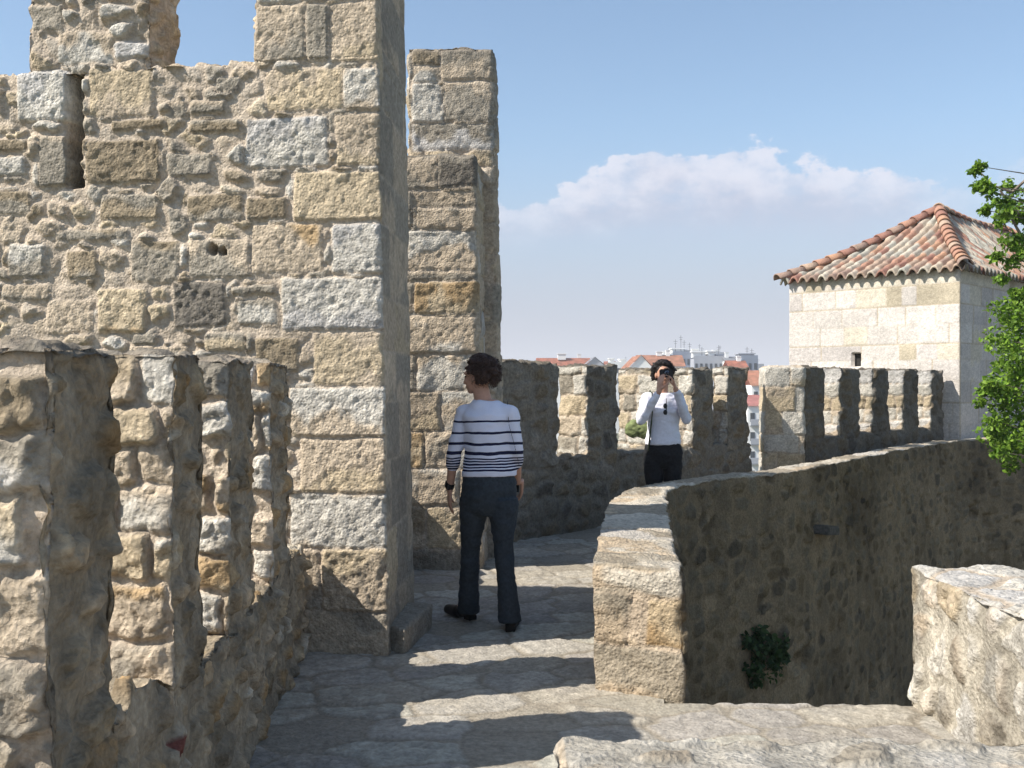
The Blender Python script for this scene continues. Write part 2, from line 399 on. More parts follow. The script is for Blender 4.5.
# ================================================================== LEFT PARAPET
def build_left_parapet():
    ang = math.atan(.065)                              # direction (-.065, 1)
    dx, dy = -math.sin(ang), math.cos(ang)
    base = (-.78-.065*1.0, 1.0)
    # local x along the walk (away), local y to the left; F face = inner face
    def W(P):
        P = P.copy(); s = P[:, 0]; t = P[:, 1]
        X = s*dx + t*(-dy); Y = s*dy + t*dx
        return np.column_stack([X, Y, P[:, 2]])
    root = thing('battlement', 'near left battlement of rough weathered rubble with four merlons, running up to the tall wall', 'battlement', (base[0], base[1], 0))
    pal = [TAN, GRY, BRN, YEL, GRY, PALE, TAN, ORA]
    def field(u, v):
        H, C = rubble(u, v, 23, .19, .12, pal, joint=.016, depth=.026, rough=.022, mort=lin((178, 166, 148)))
        st = fbm(np.stack([u*2.2, v*.8, u*0], 1), 4, 4, 24)[:, None]; C = C*np.array((.84, .80, .73))*(1+.5*st)  # streaks, and the inner side's shade put into the colour
        P = uv3(u, v)
        # reddish brick fragments
        m = ((np.abs(u-1.95) < .06) & (np.abs(v-.42) < .022)) | ((np.abs(u-2.2) < .04) & (np.abs(v-.14) < .02)) | ((np.abs(u-1.92) < .03) & (np.abs(v-.28) < .05))
        C[m] = RED*.8
        return H, C
    def cheek(u, v):
        H, C = rubble(u, v+.04, 31, .24, .145, pal, joint=.013, depth=.05, rough=.022)
        m = (np.abs(v-.79-.02*np.sin(u*30)) < .05)
        C[m] = C[m]*.35+RED*.65
        return H, C
    stone_box('wall_base', np.concatenate([axis(0, 2.2, .009)[:-1], axis(2.2, 4.72, .011)]), axis(0, .45, .012), axis(-.03, .60, .010), field, M_PARA, root, (lambda P: W(np.column_stack([P[:, :2], P[:, 2]+.11*sstep(2.15, 1.75, P[:, 0])*np.clip(P[:, 2]/.6, 0, 1.2)]))), skip='DB', rnd='T', er=.03, vamp=.014, seed=4)
    i = 0
    for (a, b, h) in ((2.04, 2.44, 1.585), (2.96, 3.33, 1.60), (3.73, 4.20, 1.60), (4.65, 5.15, 1.61)):
        i += 1
        def fld(u, v, i=i): return cheek(u+i*3.1, v+i*.37) if False else field(u+.0, v)
        pl = dict(pal=pal)
        def endf(u, v, i=i):
            H, C = rubble(u+i*1.9, v+.03*i, 31+i, .12, .06, [TAN, GRY, PALE, BRN], joint=.008, depth=.02, rough=.02)
            rc = auto_rects(-.47, .02, .45, 1.64, .15, .16, .34, [PALE, TAN, GRY, YEL, LIL, PALE, BRN, TAN, ORA], 300+i*7)
            H, C = blocks(u, v, H-.012, C, [q for n_, q in enumerate(rc) if (n_*7+i) % 9], 31+i, .034, .022, .016, wob=.020, r0=.03)
            C = C*(1+.30*fbm(uv3(u, v, i), 10, 3, 3)[:, None])
            return H, C
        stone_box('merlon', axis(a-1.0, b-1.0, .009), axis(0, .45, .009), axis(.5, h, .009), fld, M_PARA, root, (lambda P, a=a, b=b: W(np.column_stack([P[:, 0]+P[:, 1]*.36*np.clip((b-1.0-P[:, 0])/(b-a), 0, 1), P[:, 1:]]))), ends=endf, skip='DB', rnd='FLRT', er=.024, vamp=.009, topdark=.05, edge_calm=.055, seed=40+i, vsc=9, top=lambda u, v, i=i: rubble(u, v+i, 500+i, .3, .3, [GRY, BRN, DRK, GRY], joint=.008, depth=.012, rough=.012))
build_left_parapet()

# ================================================================== parapet between tall wall and tower two, and TOWER TWO
def build_tower_two():
    root = thing('castle_tower', 'second stone tower of squared blocks, stepped top, just behind the striped-shirt woman', 'tower', (-.27, 8.30, 0))
    org = (-2.27, 8.30); d = (1.0, 0.0)
    def rp(x0, y0, x1, y1, ca, cb=None, rf=1.0, back=0.0):
        o2 = (org[0], org[1]+back)
        s0, za = px2plane(o2, d, x0, y1); s1, zb = px2plane(o2, d, x1, y0)
        return (s0, za, s1+(.05 if x1 > 474 else 0), zb, ca, cb if cb is not None else ca, rf)
    lowr = [rp(404, 155, 441, 189, GRY, TAN), rp(441, 155, 478, 187, GRY, DRK), rp(415, 190, 478, 206, TAN, GRY), rp(400, 190, 415, 228, GRY, TAN), rp(418, 207, 478, 228, TAN, GRY), rp(405, 230, 478, 270, TAN, PALE, 1.2),
            rp(415, 281, 479, 314, YEL, ORA, 1.2), rp(400, 271, 479, 280, TAN, GRY), rp(395, 281, 414, 314, GRY, TAN), rp(405, 316, 480, 353, TAN, PALE, 1.2), rp(416, 354, 481, 390, PALE, TAN), rp(398, 354, 415, 390, GRY, TAN),
            rp(404, 391, 440, 431, YEL, TAN), rp(441, 391, 482, 430, PALE, TAN), rp(404, 432, 423, 467, ORA, YEL), rp(424, 431, 452, 467, TAN, GRY), rp(453, 431, 484, 467, PALE, TAN),
            rp(404, 468, 457, 506, TAN, PALE), rp(458, 468, 485, 507, YEL, TAN), rp(424, 507, 460, 549, TAN, YEL, 1.4), rp(400, 507, 423, 549, BRN, TAN), rp(461, 508, 486, 549, TAN, GRY), rp(404, 550, 487, 575, GRY, TAN)]
    upr = [rp(411, 50, 441, 65, GRY, BRN, 1, .55), rp(441, 50, 496, 80, GRY, TAN, 1, .55), rp(412, 66, 441, 82, TAN, PALE, 1, .55), rp(411, 83, 442, 122, PALE, LIL, 1.2, .55), rp(443, 81, 490, 121, GRY, TAN, 1, .55), rp(411, 123, 490, 150, LIL, GRY, 1, .55)]
    def fl(u, v):
        H, C = rubble(u, v, 61, .3, .2, [TAN, GRY, YEL, PALE], joint=.01, depth=.02, rough=.01)
        H, C = blocks(u, v, H, C, auto_rects(2.05, 4.0, 0, 4.5, .28, .3, .7, None, 4), 9, .02, .008, .008)
        return blocks(u, v, H, C, lowr, 8, .02, .010, .009)
    def fu(u, v):
        H, C = rubble(u, v, 62, .3, .2, [TAN, GRY, YEL, PALE], joint=.01, depth=.02, rough=.01)
        H, C = blocks(u, v, H, C, auto_rects(2.13, 4.0, 0, 4.5, .28, .3, .7, [GRY, TAN, GRY], 5), 9, .02, .008, .008)
        return blocks(u, v, H, C, upr, 8, .02, .010, .009)
    def wa(P):
        P = P.copy(); P[:, 0] += -2.0 + .06*P[:, 1] + .05*np.clip(P[:, 1]-.56, 0, 1) + (1.7-P[:, 2])*.014; return P
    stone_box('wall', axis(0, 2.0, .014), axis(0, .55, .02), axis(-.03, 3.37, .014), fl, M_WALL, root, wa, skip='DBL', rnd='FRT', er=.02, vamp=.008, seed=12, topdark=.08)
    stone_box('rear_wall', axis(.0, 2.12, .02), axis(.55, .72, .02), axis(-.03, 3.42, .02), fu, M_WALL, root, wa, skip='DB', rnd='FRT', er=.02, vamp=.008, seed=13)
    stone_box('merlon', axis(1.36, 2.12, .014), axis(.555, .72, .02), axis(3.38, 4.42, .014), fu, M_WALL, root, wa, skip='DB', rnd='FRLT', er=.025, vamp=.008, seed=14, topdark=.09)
    r2 = thing('parapet', 'low shaded stone parapet closing the gap between the tall pier and the second tower', 'parapet', (-1.08, 6.7, 0))
    def W(P): return np.column_stack([-P[:, 1], P[:, 0], P[:, 2]])
    stone_box('wall', axis(0, 1.7, .02), axis(0, .4, .03), axis(-.03, .86, .02), lambda u, v: rubble(u, v, 66), M_LOW, r2, W, skip='DB', er=.03, vamp=.012, seed=15)
build_tower_two()

# ================================================================== FAR BATTLEMENTS
def path_box_factory(A, B):
    A = np.array(A); B = np.array(B); Ld = np.linalg.norm(B-A); d = (B-A)/Ld; n = np.array([-d[1], d[0]])
    def W(P):
        xy = P[:, :1]*d+P[:, 1:2]*n
        return np.column_stack([xy, P[:, 2]])
    return Ld, W
FARP = [TAN, YEL, PALE, GRY, TAN, BRN]
def build_far_one():
    A = (-.11, 9.6); B = (3.07, 13.2); Ld, W = path_box_factory(A, B)
    root = thing('battlement', 'curving shaded battlement behind the woman with the camera, with its thick lit merlon', 'battlement', (A[0], A[1], 0))
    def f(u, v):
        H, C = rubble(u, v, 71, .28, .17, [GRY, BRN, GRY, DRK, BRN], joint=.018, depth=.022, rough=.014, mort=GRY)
        return H, C*.85  # shade of the inner side is put into the stone colour
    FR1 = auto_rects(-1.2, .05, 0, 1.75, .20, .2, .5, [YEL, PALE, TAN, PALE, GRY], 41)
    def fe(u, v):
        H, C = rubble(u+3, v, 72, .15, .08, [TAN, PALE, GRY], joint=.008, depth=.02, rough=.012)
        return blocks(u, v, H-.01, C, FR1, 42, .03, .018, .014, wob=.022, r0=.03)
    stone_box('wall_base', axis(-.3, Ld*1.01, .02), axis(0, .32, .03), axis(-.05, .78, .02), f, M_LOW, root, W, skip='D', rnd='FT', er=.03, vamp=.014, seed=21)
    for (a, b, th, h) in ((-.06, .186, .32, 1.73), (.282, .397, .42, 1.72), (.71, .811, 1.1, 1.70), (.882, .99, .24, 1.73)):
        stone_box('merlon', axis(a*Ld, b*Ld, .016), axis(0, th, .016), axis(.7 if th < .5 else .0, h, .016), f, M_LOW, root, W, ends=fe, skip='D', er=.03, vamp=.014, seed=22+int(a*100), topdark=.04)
def build_far_two():
    A = (3.775, 13.2); B = (7.2, 17.05); Ld, W = path_box_factory(A, B)
    root = thing('battlement', 'distant battlement with evenly spaced merlons running to the tile-roofed building', 'battlement', (A[0], A[1], 0))
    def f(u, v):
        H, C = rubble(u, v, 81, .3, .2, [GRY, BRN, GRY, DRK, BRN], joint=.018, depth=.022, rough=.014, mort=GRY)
        return H, C*.62  # inner faces coloured darker to deepen their shade
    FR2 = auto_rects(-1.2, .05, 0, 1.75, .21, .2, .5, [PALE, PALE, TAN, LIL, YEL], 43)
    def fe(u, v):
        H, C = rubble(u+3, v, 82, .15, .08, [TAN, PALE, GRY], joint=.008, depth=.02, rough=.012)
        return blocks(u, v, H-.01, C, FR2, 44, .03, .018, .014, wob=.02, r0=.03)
    def fh(u, v):
        H, C = rubble(u, v, 83)
        return blocks(u, v, H, C, auto_rects(-3, 3, 0, 1.8, .27, .22, .5, [PALE, TAN, PALE, YEL], 6), 9, .02, .01, .01)
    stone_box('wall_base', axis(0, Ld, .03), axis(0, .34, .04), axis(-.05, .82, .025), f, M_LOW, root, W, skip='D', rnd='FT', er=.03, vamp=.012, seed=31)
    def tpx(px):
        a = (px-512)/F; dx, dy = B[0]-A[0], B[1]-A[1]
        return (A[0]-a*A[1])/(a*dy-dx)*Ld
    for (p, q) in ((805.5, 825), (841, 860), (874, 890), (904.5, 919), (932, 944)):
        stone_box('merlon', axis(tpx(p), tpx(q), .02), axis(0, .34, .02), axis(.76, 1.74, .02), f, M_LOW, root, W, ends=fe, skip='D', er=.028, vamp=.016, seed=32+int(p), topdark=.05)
    # squared end pier that faces the walk
    B2 = A; A2 = (3.262, 13.24)
    L2, W2 = path_box_factory(A2, B2)
    r2 = thing('stone_pier', 'sunlit pier of squared pale stones beside the narrow gap showing the town', 'pier', (A2[0], A2[1], 0))
    stone_box('pier', axis(0, L2, .016), axis(-.02, .45, .02), axis(-.05, 1.74, .016), fh, M_FAR, r2, W2, skip='D', er=.02, vamp=.008, seed=39)
build_far_one(); build_far_two()

# ================================================================== LOW WALL round the pit
RP = np.array([(.81, 4.83), (1.0, 6.4), (1.17, 7.7), (1.38, 8.75), (1.86, 9.45), (2.42, 10.02), (2.98, 10.62), (4.18, 12.3), (5.65, 14.4), (7.2, 16.25), (8.6, 17.1), (10.2, 17.7), (12.5, 18.3)])
def smooth_path(pts, n=400):
    P = np.vstack([2*pts[0]-pts[1], pts, 2*pts[-1]-pts[-2]]); out = []
    for i in range(1, len(P)-2):
        for t in np.linspace(0, 1, n//(len(P)-3), endpoint=False):
            p0, p1, p2, p3 = P[i-1:i+3]
            out.append(.5*((2*p1)+(-p0+p2)*t+(2*p0-5*p1+4*p2-p3)*t*t+(-p0+3*p1-3*p2+p3)*t**3))
    out.append(P[-2]); return np.array(out)
PATH = smooth_path(RP)
SEG = np.concatenate([[0], np.cumsum(np.linalg.norm(np.diff(PATH, axis=0), axis=1))])
def path_xy(s):
    x = np.interp(s, SEG, PATH[:, 0]); y = np.interp(s, SEG, PATH[:, 1])
    e = .15
    tx = np.interp(s+e, SEG, PATH[:, 0])-np.interp(s-e, SEG, PATH[:, 0]); ty = np.interp(s+e, SEG, PATH[:, 1])-np.interp(s-e, SEG, PATH[:, 1])
    l = np.sqrt(tx*tx+ty*ty)+1e-9
    return x, y, tx/l, ty/l
def wall_pix(px):   # arc position where the wall face shows at column px (far branch)
    a = PATH[:, 0]/PATH[:, 1]; k = 170
    best = None
    for i in range(len(a)-1, 0, -1):
        if a[i-1] <= (px-512)/F <= a[i]: return SEG[i], PATH[i]
    return SEG[-1], PATH[-1]
def build_low_wall():
    org = PATH[0]
    root = thing('retaining_wall', 'long low wall with flat stone cap and squared end, its shaded rubble face dropping into the pit', 'wall', (org[0], org[1], 0))
    Ltot = SEG[-1]
    def warp(P):
        s = P[:, 0].copy(); t = P[:, 1]*(1-.42*sstep(2.8, 4.2, s))
        s2 = s+t*.45*np.exp(-np.clip(s, 0, 9)/.6)
        x, y, tx, ty = path_xy(np.clip(s2, 0, Ltot)); ex = np.minimum(s2, 0)
        X = x+tx*ex-ty*t; Y = y+ty*ex+tx*t
        batter = np.clip(.62-P[:, 2], 0, 9)*.02
        return np.column_stack([X-org[0]+ty*batter*(t < .1), Y-org[1]-tx*batter*(t < .1), P[:, 2]])
    holes = []
    for (px, py) in ((801, 657), (831, 659), (866, 688), (868, 690), (926, 524), (970, 512), (984, 520), (794, 662), (884, 600)):
        s, p = wall_pix(px); holes.append((s, CH-(py-YH)/F*p[1], .09))
    def face(u, v):
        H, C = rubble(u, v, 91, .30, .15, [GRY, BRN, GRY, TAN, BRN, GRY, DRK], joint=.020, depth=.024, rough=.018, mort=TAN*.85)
        dk = sstep(.42, .62, fbm(uv3(u, v), 5, 3, 94)); H = H-.03*dk; C = C*(1-.45*dk[:, None])  # pits: recessed, with their shade painted into the colour too
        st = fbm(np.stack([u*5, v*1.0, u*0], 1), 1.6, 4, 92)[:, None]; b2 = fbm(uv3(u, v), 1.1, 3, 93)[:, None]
        return H, C*(.85+.22*st+.4*b2)*np.array((.64, .61, .54))  # face turned from the sun: its shade is toned into the colour
    def hole(u, v, H):
        for (a, b, r) in holes:
            m = sstep(r, r*.4, np.maximum(np.abs(u-a)*.8, np.abs(v-b)*.7)); H = H-.15*m
        return H
    yy = lambda y: CH-(y-YH)/F*4.9
    er = [(-.43, yy(594)+.0, 0.01, .64, TAN, PALE, .8), (-.44, yy(649), -.255, yy(597), GRY, TAN, 1.5), (-.18, yy(648), .01, yy(597), YEL, ORA, 1.6), (-.44, -.03, .01, yy(651), GRY, TAN, 1.2)]
    def end(u, v):
        H, C = rubble(u, v, 95, .3, .2, depth=.01, rough=.008); H *= .5
        return blocks(u, v, H, C, er, 17, .022, .012, .008)
    tr = []; rg = random.Random(4); s = -.05
    while s < Ltot:
        l = rg.uniform(.35, .8)
        tr.append((s, -.02, s+l, .45, rg.choice([PALE, TAN, GRY, LIL]), rg.choice([PALE, TAN, GRY]), .8)); s += l
    def top(u, v):
        H, C = rubble(u, v, 96, .3, .2, depth=.008, rough=.006)
        return blocks(u, v, H, C, tr, 18, .02, .008, .010, wob=.02)
    xs = [0.]
    while xs[-1] < Ltot-.04: xs.append(xs[-1]+.012+xs[-1]*.0015)
    xs = np.array(xs+[Ltot])
    zs = np.concatenate([axis(-4.6, -.8, .022)[:-1], axis(-.8, .62, .014)])
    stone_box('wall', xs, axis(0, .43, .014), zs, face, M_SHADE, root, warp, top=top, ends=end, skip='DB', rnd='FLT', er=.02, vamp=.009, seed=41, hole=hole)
    # stone spout
    s, p = wall_pix(818); z = CH-(529-YH)/F*p[1]
    x, y, tx, ty = [float(q) for q in path_xy(s)]
    bm = bmesh.new()
    bmesh.ops.create_cube(bm, size=1); bmesh.ops.scale(bm, vec=(.34, .30, .10), verts=bm.verts)
    bmesh.ops.bevel(bm, geom=bm.edges[:], offset=.015, segments=2, affect='EDGES')
    for v in bm.verts:
        if v.co.y < 0: v.co.z -= .05*v.co.y*-1
        v.co += Vector((random.uniform(-1, 1), random.uniform(-1, 1), random.uniform(-1, 1)))*.006
    me = bpy.data.meshes.new('spout'); bm.to_mesh(me); bm.free()
    o = link('drain_spout', me, plain('spout_stone', (.10, .09, .075), .95, .3, 30, .004), root)
    o.rotation_euler = (0, R(7), math.atan2(ty, tx)); o.location = (x-org[0]+ty*.02, y-org[1]-tx*.02, z)
build_low_wall()

# ================================================================== NEAR RIGHT WALL and FOREGROUND WALL
def build_near_walls():
    r = thing('parapet', 'thick pale lichen-streaked parapet block at right edge beside the pit, brightly sunlit', 'parapet', (1.885, 2.9, 0))
    pal = [PALE, WHT, TAN, YEL, GRY, PALE]
    def f(u, v):
        H, C = rubble(u, v, 101, .20, .24, pal, joint=.014, depth=.016, rough=.016, mort=lin((200, 190, 172)))
        return H, C*(.85+.55*fbm(np.stack([u*6, v*1.3, u*0], 1), 2.2, 4, 9)[:, None])
    def tp(u, v):
        H, C = rubble(u, v, 102, .5, .22, [WHT, PALE, LIL, PALE], joint=.008, depth=.010, rough=.016); return H, C
    stone_box('wall', axis(0, .50, .009), axis(0, 1.95, .010), axis(-.05, .645, .010), f, M_LOW, r, None, top=tp, skip='D', er=.022, vamp=.007, seed=51)
    r = thing('low_wall', 'low foreground wall top of rough mortared stones along bottom edge', 'wall', (.14, 2.25, 0))
    def tp2(u, v):
        H, C = rubble(u, v, 111, .26, .17, [GRY, PALE, GRY, DRK, TAN, LIL], joint=.020, depth=.014, rough=.012, mort=lin((190, 182, 168))); return H, C
    stone_box('wall', axis(0, 2.3, .008), axis(0, .58, .008), axis(-.05, .53, .02), f, M_LOW, r, None, top=tp2, skip='D', er=.025, vamp=.008, seed=52)
build_near_walls()

# ================================================================== FLOOR
def inside(px, py, poly):
    r = np.zeros(px.shape, bool); n = len(poly); j = n-1
    for i in range(n):
        xi, yi = poly[i]; xj, yj = poly[j]
        c = ((yi > py) != (yj > py)) & (px < (xj-xi)*(py-yi)/(yj-yi+1e-12)+xi)
        r ^= c; j = i
    return r
def build_floor():
    poly = [(-1.35, -1.5), (-1.35, 6.0), (-1.35, 8.6), (-.6, 9.9), (3.3, 13.8), (4.1, 13.9), (7.6, 17.6), (8.2, 17.3), (7.0, 16.4), (5.4, 14.6), (4.0, 12.6), (2.7, 10.7), (2.2, 10.2), (1.6, 9.6), (1.15, 8.8), (.72, 5.1), (.72, 4.84), (2.4, 4.84), (2.4, -1.5)]
    xs = np.concatenate([axis(-1.35, 2.4, .015)[:-1], axis(2.4, 8.6, .06)])
    ys = np.concatenate([axis(-1.5, 3.5, .06)[:-1], axis(3.5, 4.84, .013)[:-1], axis(4.84, 9.8, .016)[:-1], axis(9.8, 18.2, .06)])
    gx, gy = np.meshgrid(xs, ys, indexing='ij'); u = gx.ravel(); v = gy.ravel()
    pal = [lin((190, 180, 172)), lin((180, 170, 162)), lin((172, 162, 156)), lin((194, 186, 176)), lin((184, 172, 160))]
    H, C = rubble(u*.9+v*.3, v*.95-u*.25, 121, .42, .30, pal, joint=.003, depth=.010, rough=.010, mort=lin((160, 148, 136)))
    z = H*.9+fbm(uv3(u, v), 1.2, 3, 5)*.012
    e = np.clip((4.84-v)/.03, 0, 1); z -= np.where((u > .7) & (u < 2.4) & (v <= 4.85) & (v > 4.7), .03*(1-e)*(1+.8*fbm(uv3(u, v), 7, 3, 8)), 0)
    n0 = len(xs); n1 = len(ys); g = np.arange(n0*n1).reshape(n0, n1)
    q = np.stack([g[:-1, :-1], g[1:, :-1], g[1:, 1:], g[:-1, 1:]], -1).reshape(-1, 4)
    cx = u[q].mean(1); cy = v[q].mean(1); q = q[inside(cx, cy, poly)]
    used, inv = np.unique(q, return_inverse=True); q = inv.reshape(-1, 4)
    V = np.column_stack([u, v, z])[used]
    o = link('walkway', mesh_np('walkway', V, q, C[used]), M_FLOOR); o['kind'] = 'structure'
    r = thing('terrace_wall', 'stone retaining wall under the paved terrace edge, dropping into the pit', 'wall', (.75, 4.42, -4.6))
    stone_box('wall', axis(0, 1.7, .03), axis(0, .4, .05), axis(0, 4.57, .04), lambda u, v: rubble(u, v, 130, .3, .2), M_LOW, r, None, skip='DF', er=.02, vamp=.006, seed=60)
    # courtyard and the land beyond: one sheet with the castle hill falling to the town
    xs = np.concatenate([-np.geomspace(3000, 30, 26), axis(-24, 36, 3), np.geomspace(42, 3000, 26)])
    ys = np.concatenate([[-3000, -1000, -300, -100, -40], axis(-20, 40, 3), np.geomspace(44, 6000, 40)])
    gx, gy = np.meshgrid(xs, ys, indexing='ij'); u = gx.ravel(); v = gy.ravel()
    d = np.sqrt(np.maximum(np.abs(u-2)-14, 0)**2+np.maximum(np.abs(v-8)-16, 0)**2)
    z = -4.6-34*sstep(2, 130, d)
    z += 30*np.exp(-((u-60)/190)**2-((v-330)/110)**2)+2.0*vn(uv3(u, v), .02, 3)*(d > 10)
    z[(d < 1)] = -4.6
    g = np.arange(len(xs)*len(ys)).reshape(len(xs), len(ys))
    q = np.stack([g[:-1, :-1], g[1:, :-1], g[1:, 1:], g[:-1, 1:]], -1).reshape(-1, 4)
    o = link('ground', mesh_np('ground', np.column_stack([u, v, z]), q), plain('dry_ground', (.16, .14, .10), .95, .35, .8, .02, c2=(.09, .11, .05))); o['kind'] = 'structure'
    def gz(x, y):
        i = np.clip(np.searchsorted(xs, x), 1, len(xs)-1); j = np.clip(np.searchsorted(ys, y), 1, len(ys)-1)
        Z = z.reshape(len(xs), len(ys)); return float(Z[i-1:i+1, j-1:j+1].min())
    return gz
GZ = build_floor()

# ================================================================== TILE-ROOFED BUILDING
def build_guardhouse():
    C0 = np.array((7.44, 17.0)); aL = R(136); wL = 3.12; wR = 9.0
    dl = np.array((math.cos(aL), math.sin(aL))); dr = np.array((math.cos(aL-math.pi/2), math.sin(aL-math.pi/2)))
    root = thing('guardhouse', 'square pale ashlar guardhouse with hipped clay tile roof rising behind the distant battlement', 'building', (C0[0], C0[1], -4.6))
    # local: x along left face from far-left corner to the near corner, then y along right face away
    zE = 3.44+4.6
    def W(P):
        xy = -(P[:, :1]-wL)*dl + P[:, 1:2]*dr
        return np.column_stack([xy, P[:, 2]])
    CR = lin((226, 216, 196)); WW = lin((226, 218, 208)); LW2 = lin((216, 208, 200)); OL = lin((200, 188, 164))
    lines = [3.44, 3.20, 2.86, 2.53, 2.20, 1.93, 1.55, 1.2, .85, .5, .1]
    rg = random.Random(12); rects = []
    for a, b in zip(lines[1:], lines[:-1]):
        u = -.2
        while u < wL+wR:
            l = rg.uniform(.25, .85)
            if u < wL < u+l: l = max(wL-u, .12)
            c = CR if a > 3.1 else rg.choice([WW, WW, LW2, WW, CR, WW])
            if l < .38 and rg.random() < .35: c = OL
            rects.append((u, a+4.6, u+l, b+4.6, c, c if c is OL else rg.choice([c, WW]), .5)); u += l
    def f(u, v):
        H = np.zeros(u.shape); C = np.tile(lin((214, 200, 176)), (len(u), 1))*(1+.1*fbm(uv3(u, v), 4, 3, 2)[:, None])
        return blocks(u, v, H, C, rects, 77, .008, .006, .010, wob=.003, r0=.012, mort=lin((205, 190, 165)))
    # slit window
    p = px2plane(C0, dl, 856.5, 360); us = wL-p[0]; zs_ = p[1]+4.6
    def hole(u, v, H):
        m = ((np.abs(u-us) < .075) & (np.abs(v-zs_) < .12)); H = H-.14*m; return H
    stone_box('wall', axis(0, wL, .02), axis(0, wR, .04), np.concatenate([axis(0, 4.5, .15)[:-1], axis(4.5, zE, .02)]), f, M_ASH, root, W, skip='DT', rnd='R', er=.01, vamp=.002, seed=71, hole=hole)
    b_ = bmesh.new(); bmesh.ops.create_cube(b_, size=1, matrix=Matrix.Translation((us, .11, zs_)) @ Matrix.Diagonal((.15, .03, .24, 1)))  # added dark panel in place of the shade inside the slit
    for v_ in b_.verts: q_ = W(np.array([[v_.co.x, v_.co.y, v_.co.z]]))[0]; v_.co = Vector(q_)
    me_ = bpy.data.meshes.new('window'); b_.to_mesh(me_); b_.free(); link('window', me_, plain('slit_shade', (.02, .018, .016), .8, .3, 20), root)
    # roof
    ov = .13; zr0 = zE-.02
    a = np.array((-ov, -ov)); b = np.array((wL+ov, -ov)); c = np.array((wL+ov, wR+ov)); e = np.array((-ov, wR+ov))
    apx1 = np.array((wL/2, 3.1)); apx2 = np.array((wL/2, wR-1.9)); rise = 4.93+4.6-zr0
    tcols = [lin(x) for x in ((190, 162, 140), (198, 180, 158), (182, 138, 116), (204, 190, 170), (168, 140, 124), (192, 148, 120), (176, 164, 148), (202, 184, 164), (166, 122, 106), (188, 180, 164))]
    def slope(name, p0, p1, q1, q0, seed):
        """trapezoid: eave p0->p1, ridge q0..q1 (q0 above p0)"""
        p0, p1, q0, q1 = [np.array(x, float) for x in (p0, p1, q0, q1)]
        ux = (p1-p0)[:2]; Lx = np.linalg.norm(ux); ux /= Lx; vx = np.array((-ux[1], ux[0]))
        Dv = abs(np.dot(q0[:2]-p0[:2], vx)); sl = math.sqrt(Dv**2+rise**2)
        uq0 = np.dot(q0[:2]-p0[:2], ux); uq1 = np.dot(q1[:2]-p0[:2], ux)
        pitch = .185; res = .021; nu = int(Lx/res); nv = int(sl/.04)
        uu = np.linspace(0, Lx, nu+1); vv = np.linspace(0, 1, nv+1)
        U, Vv = np.meshgrid(uu, vv, indexing='ij'); U = U.ravel(); Vv = Vv.ravel()
        keep_l = Vv*uq0; keep_r = Lx-(Lx-uq1)*Vv
        Uc = np.clip(U, keep_l, keep_r)
        Uc0 = Uc; col_i = np.floor(Uc/pitch); fr = Uc/pitch-col_i
        rowlen = .36; offr = _h(col_i.astype(np.int64), col_i.astype(np.int64)*0, col_i.astype(np.int64)*0, seed)*.5
        rr = Vv*sl/rowlen+offr; row = np.floor(rr); frr = rr-row
        prof = np.sqrt(np.clip(1-((fr-.5)/.36)**2, 0, 1))
        jit = (_h(col_i.astype(np.int64), row.astype(np.int64), row.astype(np.int64)*0, seed+1)-.5)
        hgt = prof*(.075+.02*jit)+(1-frr)*.028*(prof > .05)-.01
        gut = np.where(prof <= .05, .02*np.abs(fr-.5+0)*(0), 0)
        base = p0[:2]+np.outer(Uc, ux)+np.outer(Vv*Dv, vx)
        sag = -.10*np.sin(Vv*math.pi)
        Z = zr0+Vv*rise+sag+hgt
        cid = _h(col_i.astype(np.int64), row.astype(np.int64), row.astype(np.int64)*0+9, seed+2)
        C = pick(cid, tcols, 1)*(1+.25*jit[:, None]); C = np.where((prof < .1)[:, None], C*.6, C)
        P = np.column_stack([base, Z])
        g = np.arange((nu+1)*(nv+1)).reshape(nu+1, nv+1)
        q = np.stack([g[:-1, :-1], g[1:, :-1], g[1:, 1:], g[:-1, 1:]], -1).reshape(-1, 4)
        w = (keep_l < U+res) & (U-res < keep_r); q = q[w[q].any(1)]
        # under side
        n = len(P); P2 = P.copy(); P2[:, 2] -= .045
        eave = g[:, 0]; rim = np.stack([eave[1:], eave[:-1], eave[:-1]+n, eave[1:]+n], -1)
        q = np.concatenate([q, q[:, ::-1]+n, rim])
        P = np.vstack([P, P2]); C = np.vstack([C, C*.9])
        return P, q, C
    z3 = lambda p, z: (p[0], p[1], z)
    SL = [slope('l', z3(a, 0), z3(b, 0), z3(apx1, 1), z3(apx1, 1), 3), slope('r', z3(b, 0), z3(c, 0), z3(apx2, 1), z3(apx1, 1), 4),
          slope('b', z3(c, 0), z3(e, 0), z3(apx2, 1), z3(apx2, 1), 5), slope('k', z3(e, 0), z3(a, 0), z3(apx1, 1), z3(apx2, 1), 6)]
    off = 0; PV = []; QV = []; CV = []
    for P, q, C in SL:
        PV.append(P); QV.append(q+off); CV.append(C); off += len(P)
    roof = link('roof', mesh_np('roof', W(np.vstack(PV)), np.vstack(QV), np.vstack(CV)), M_TILE, root)
    # hip and ridge tiles
    V = []; Q = []; Cc = []
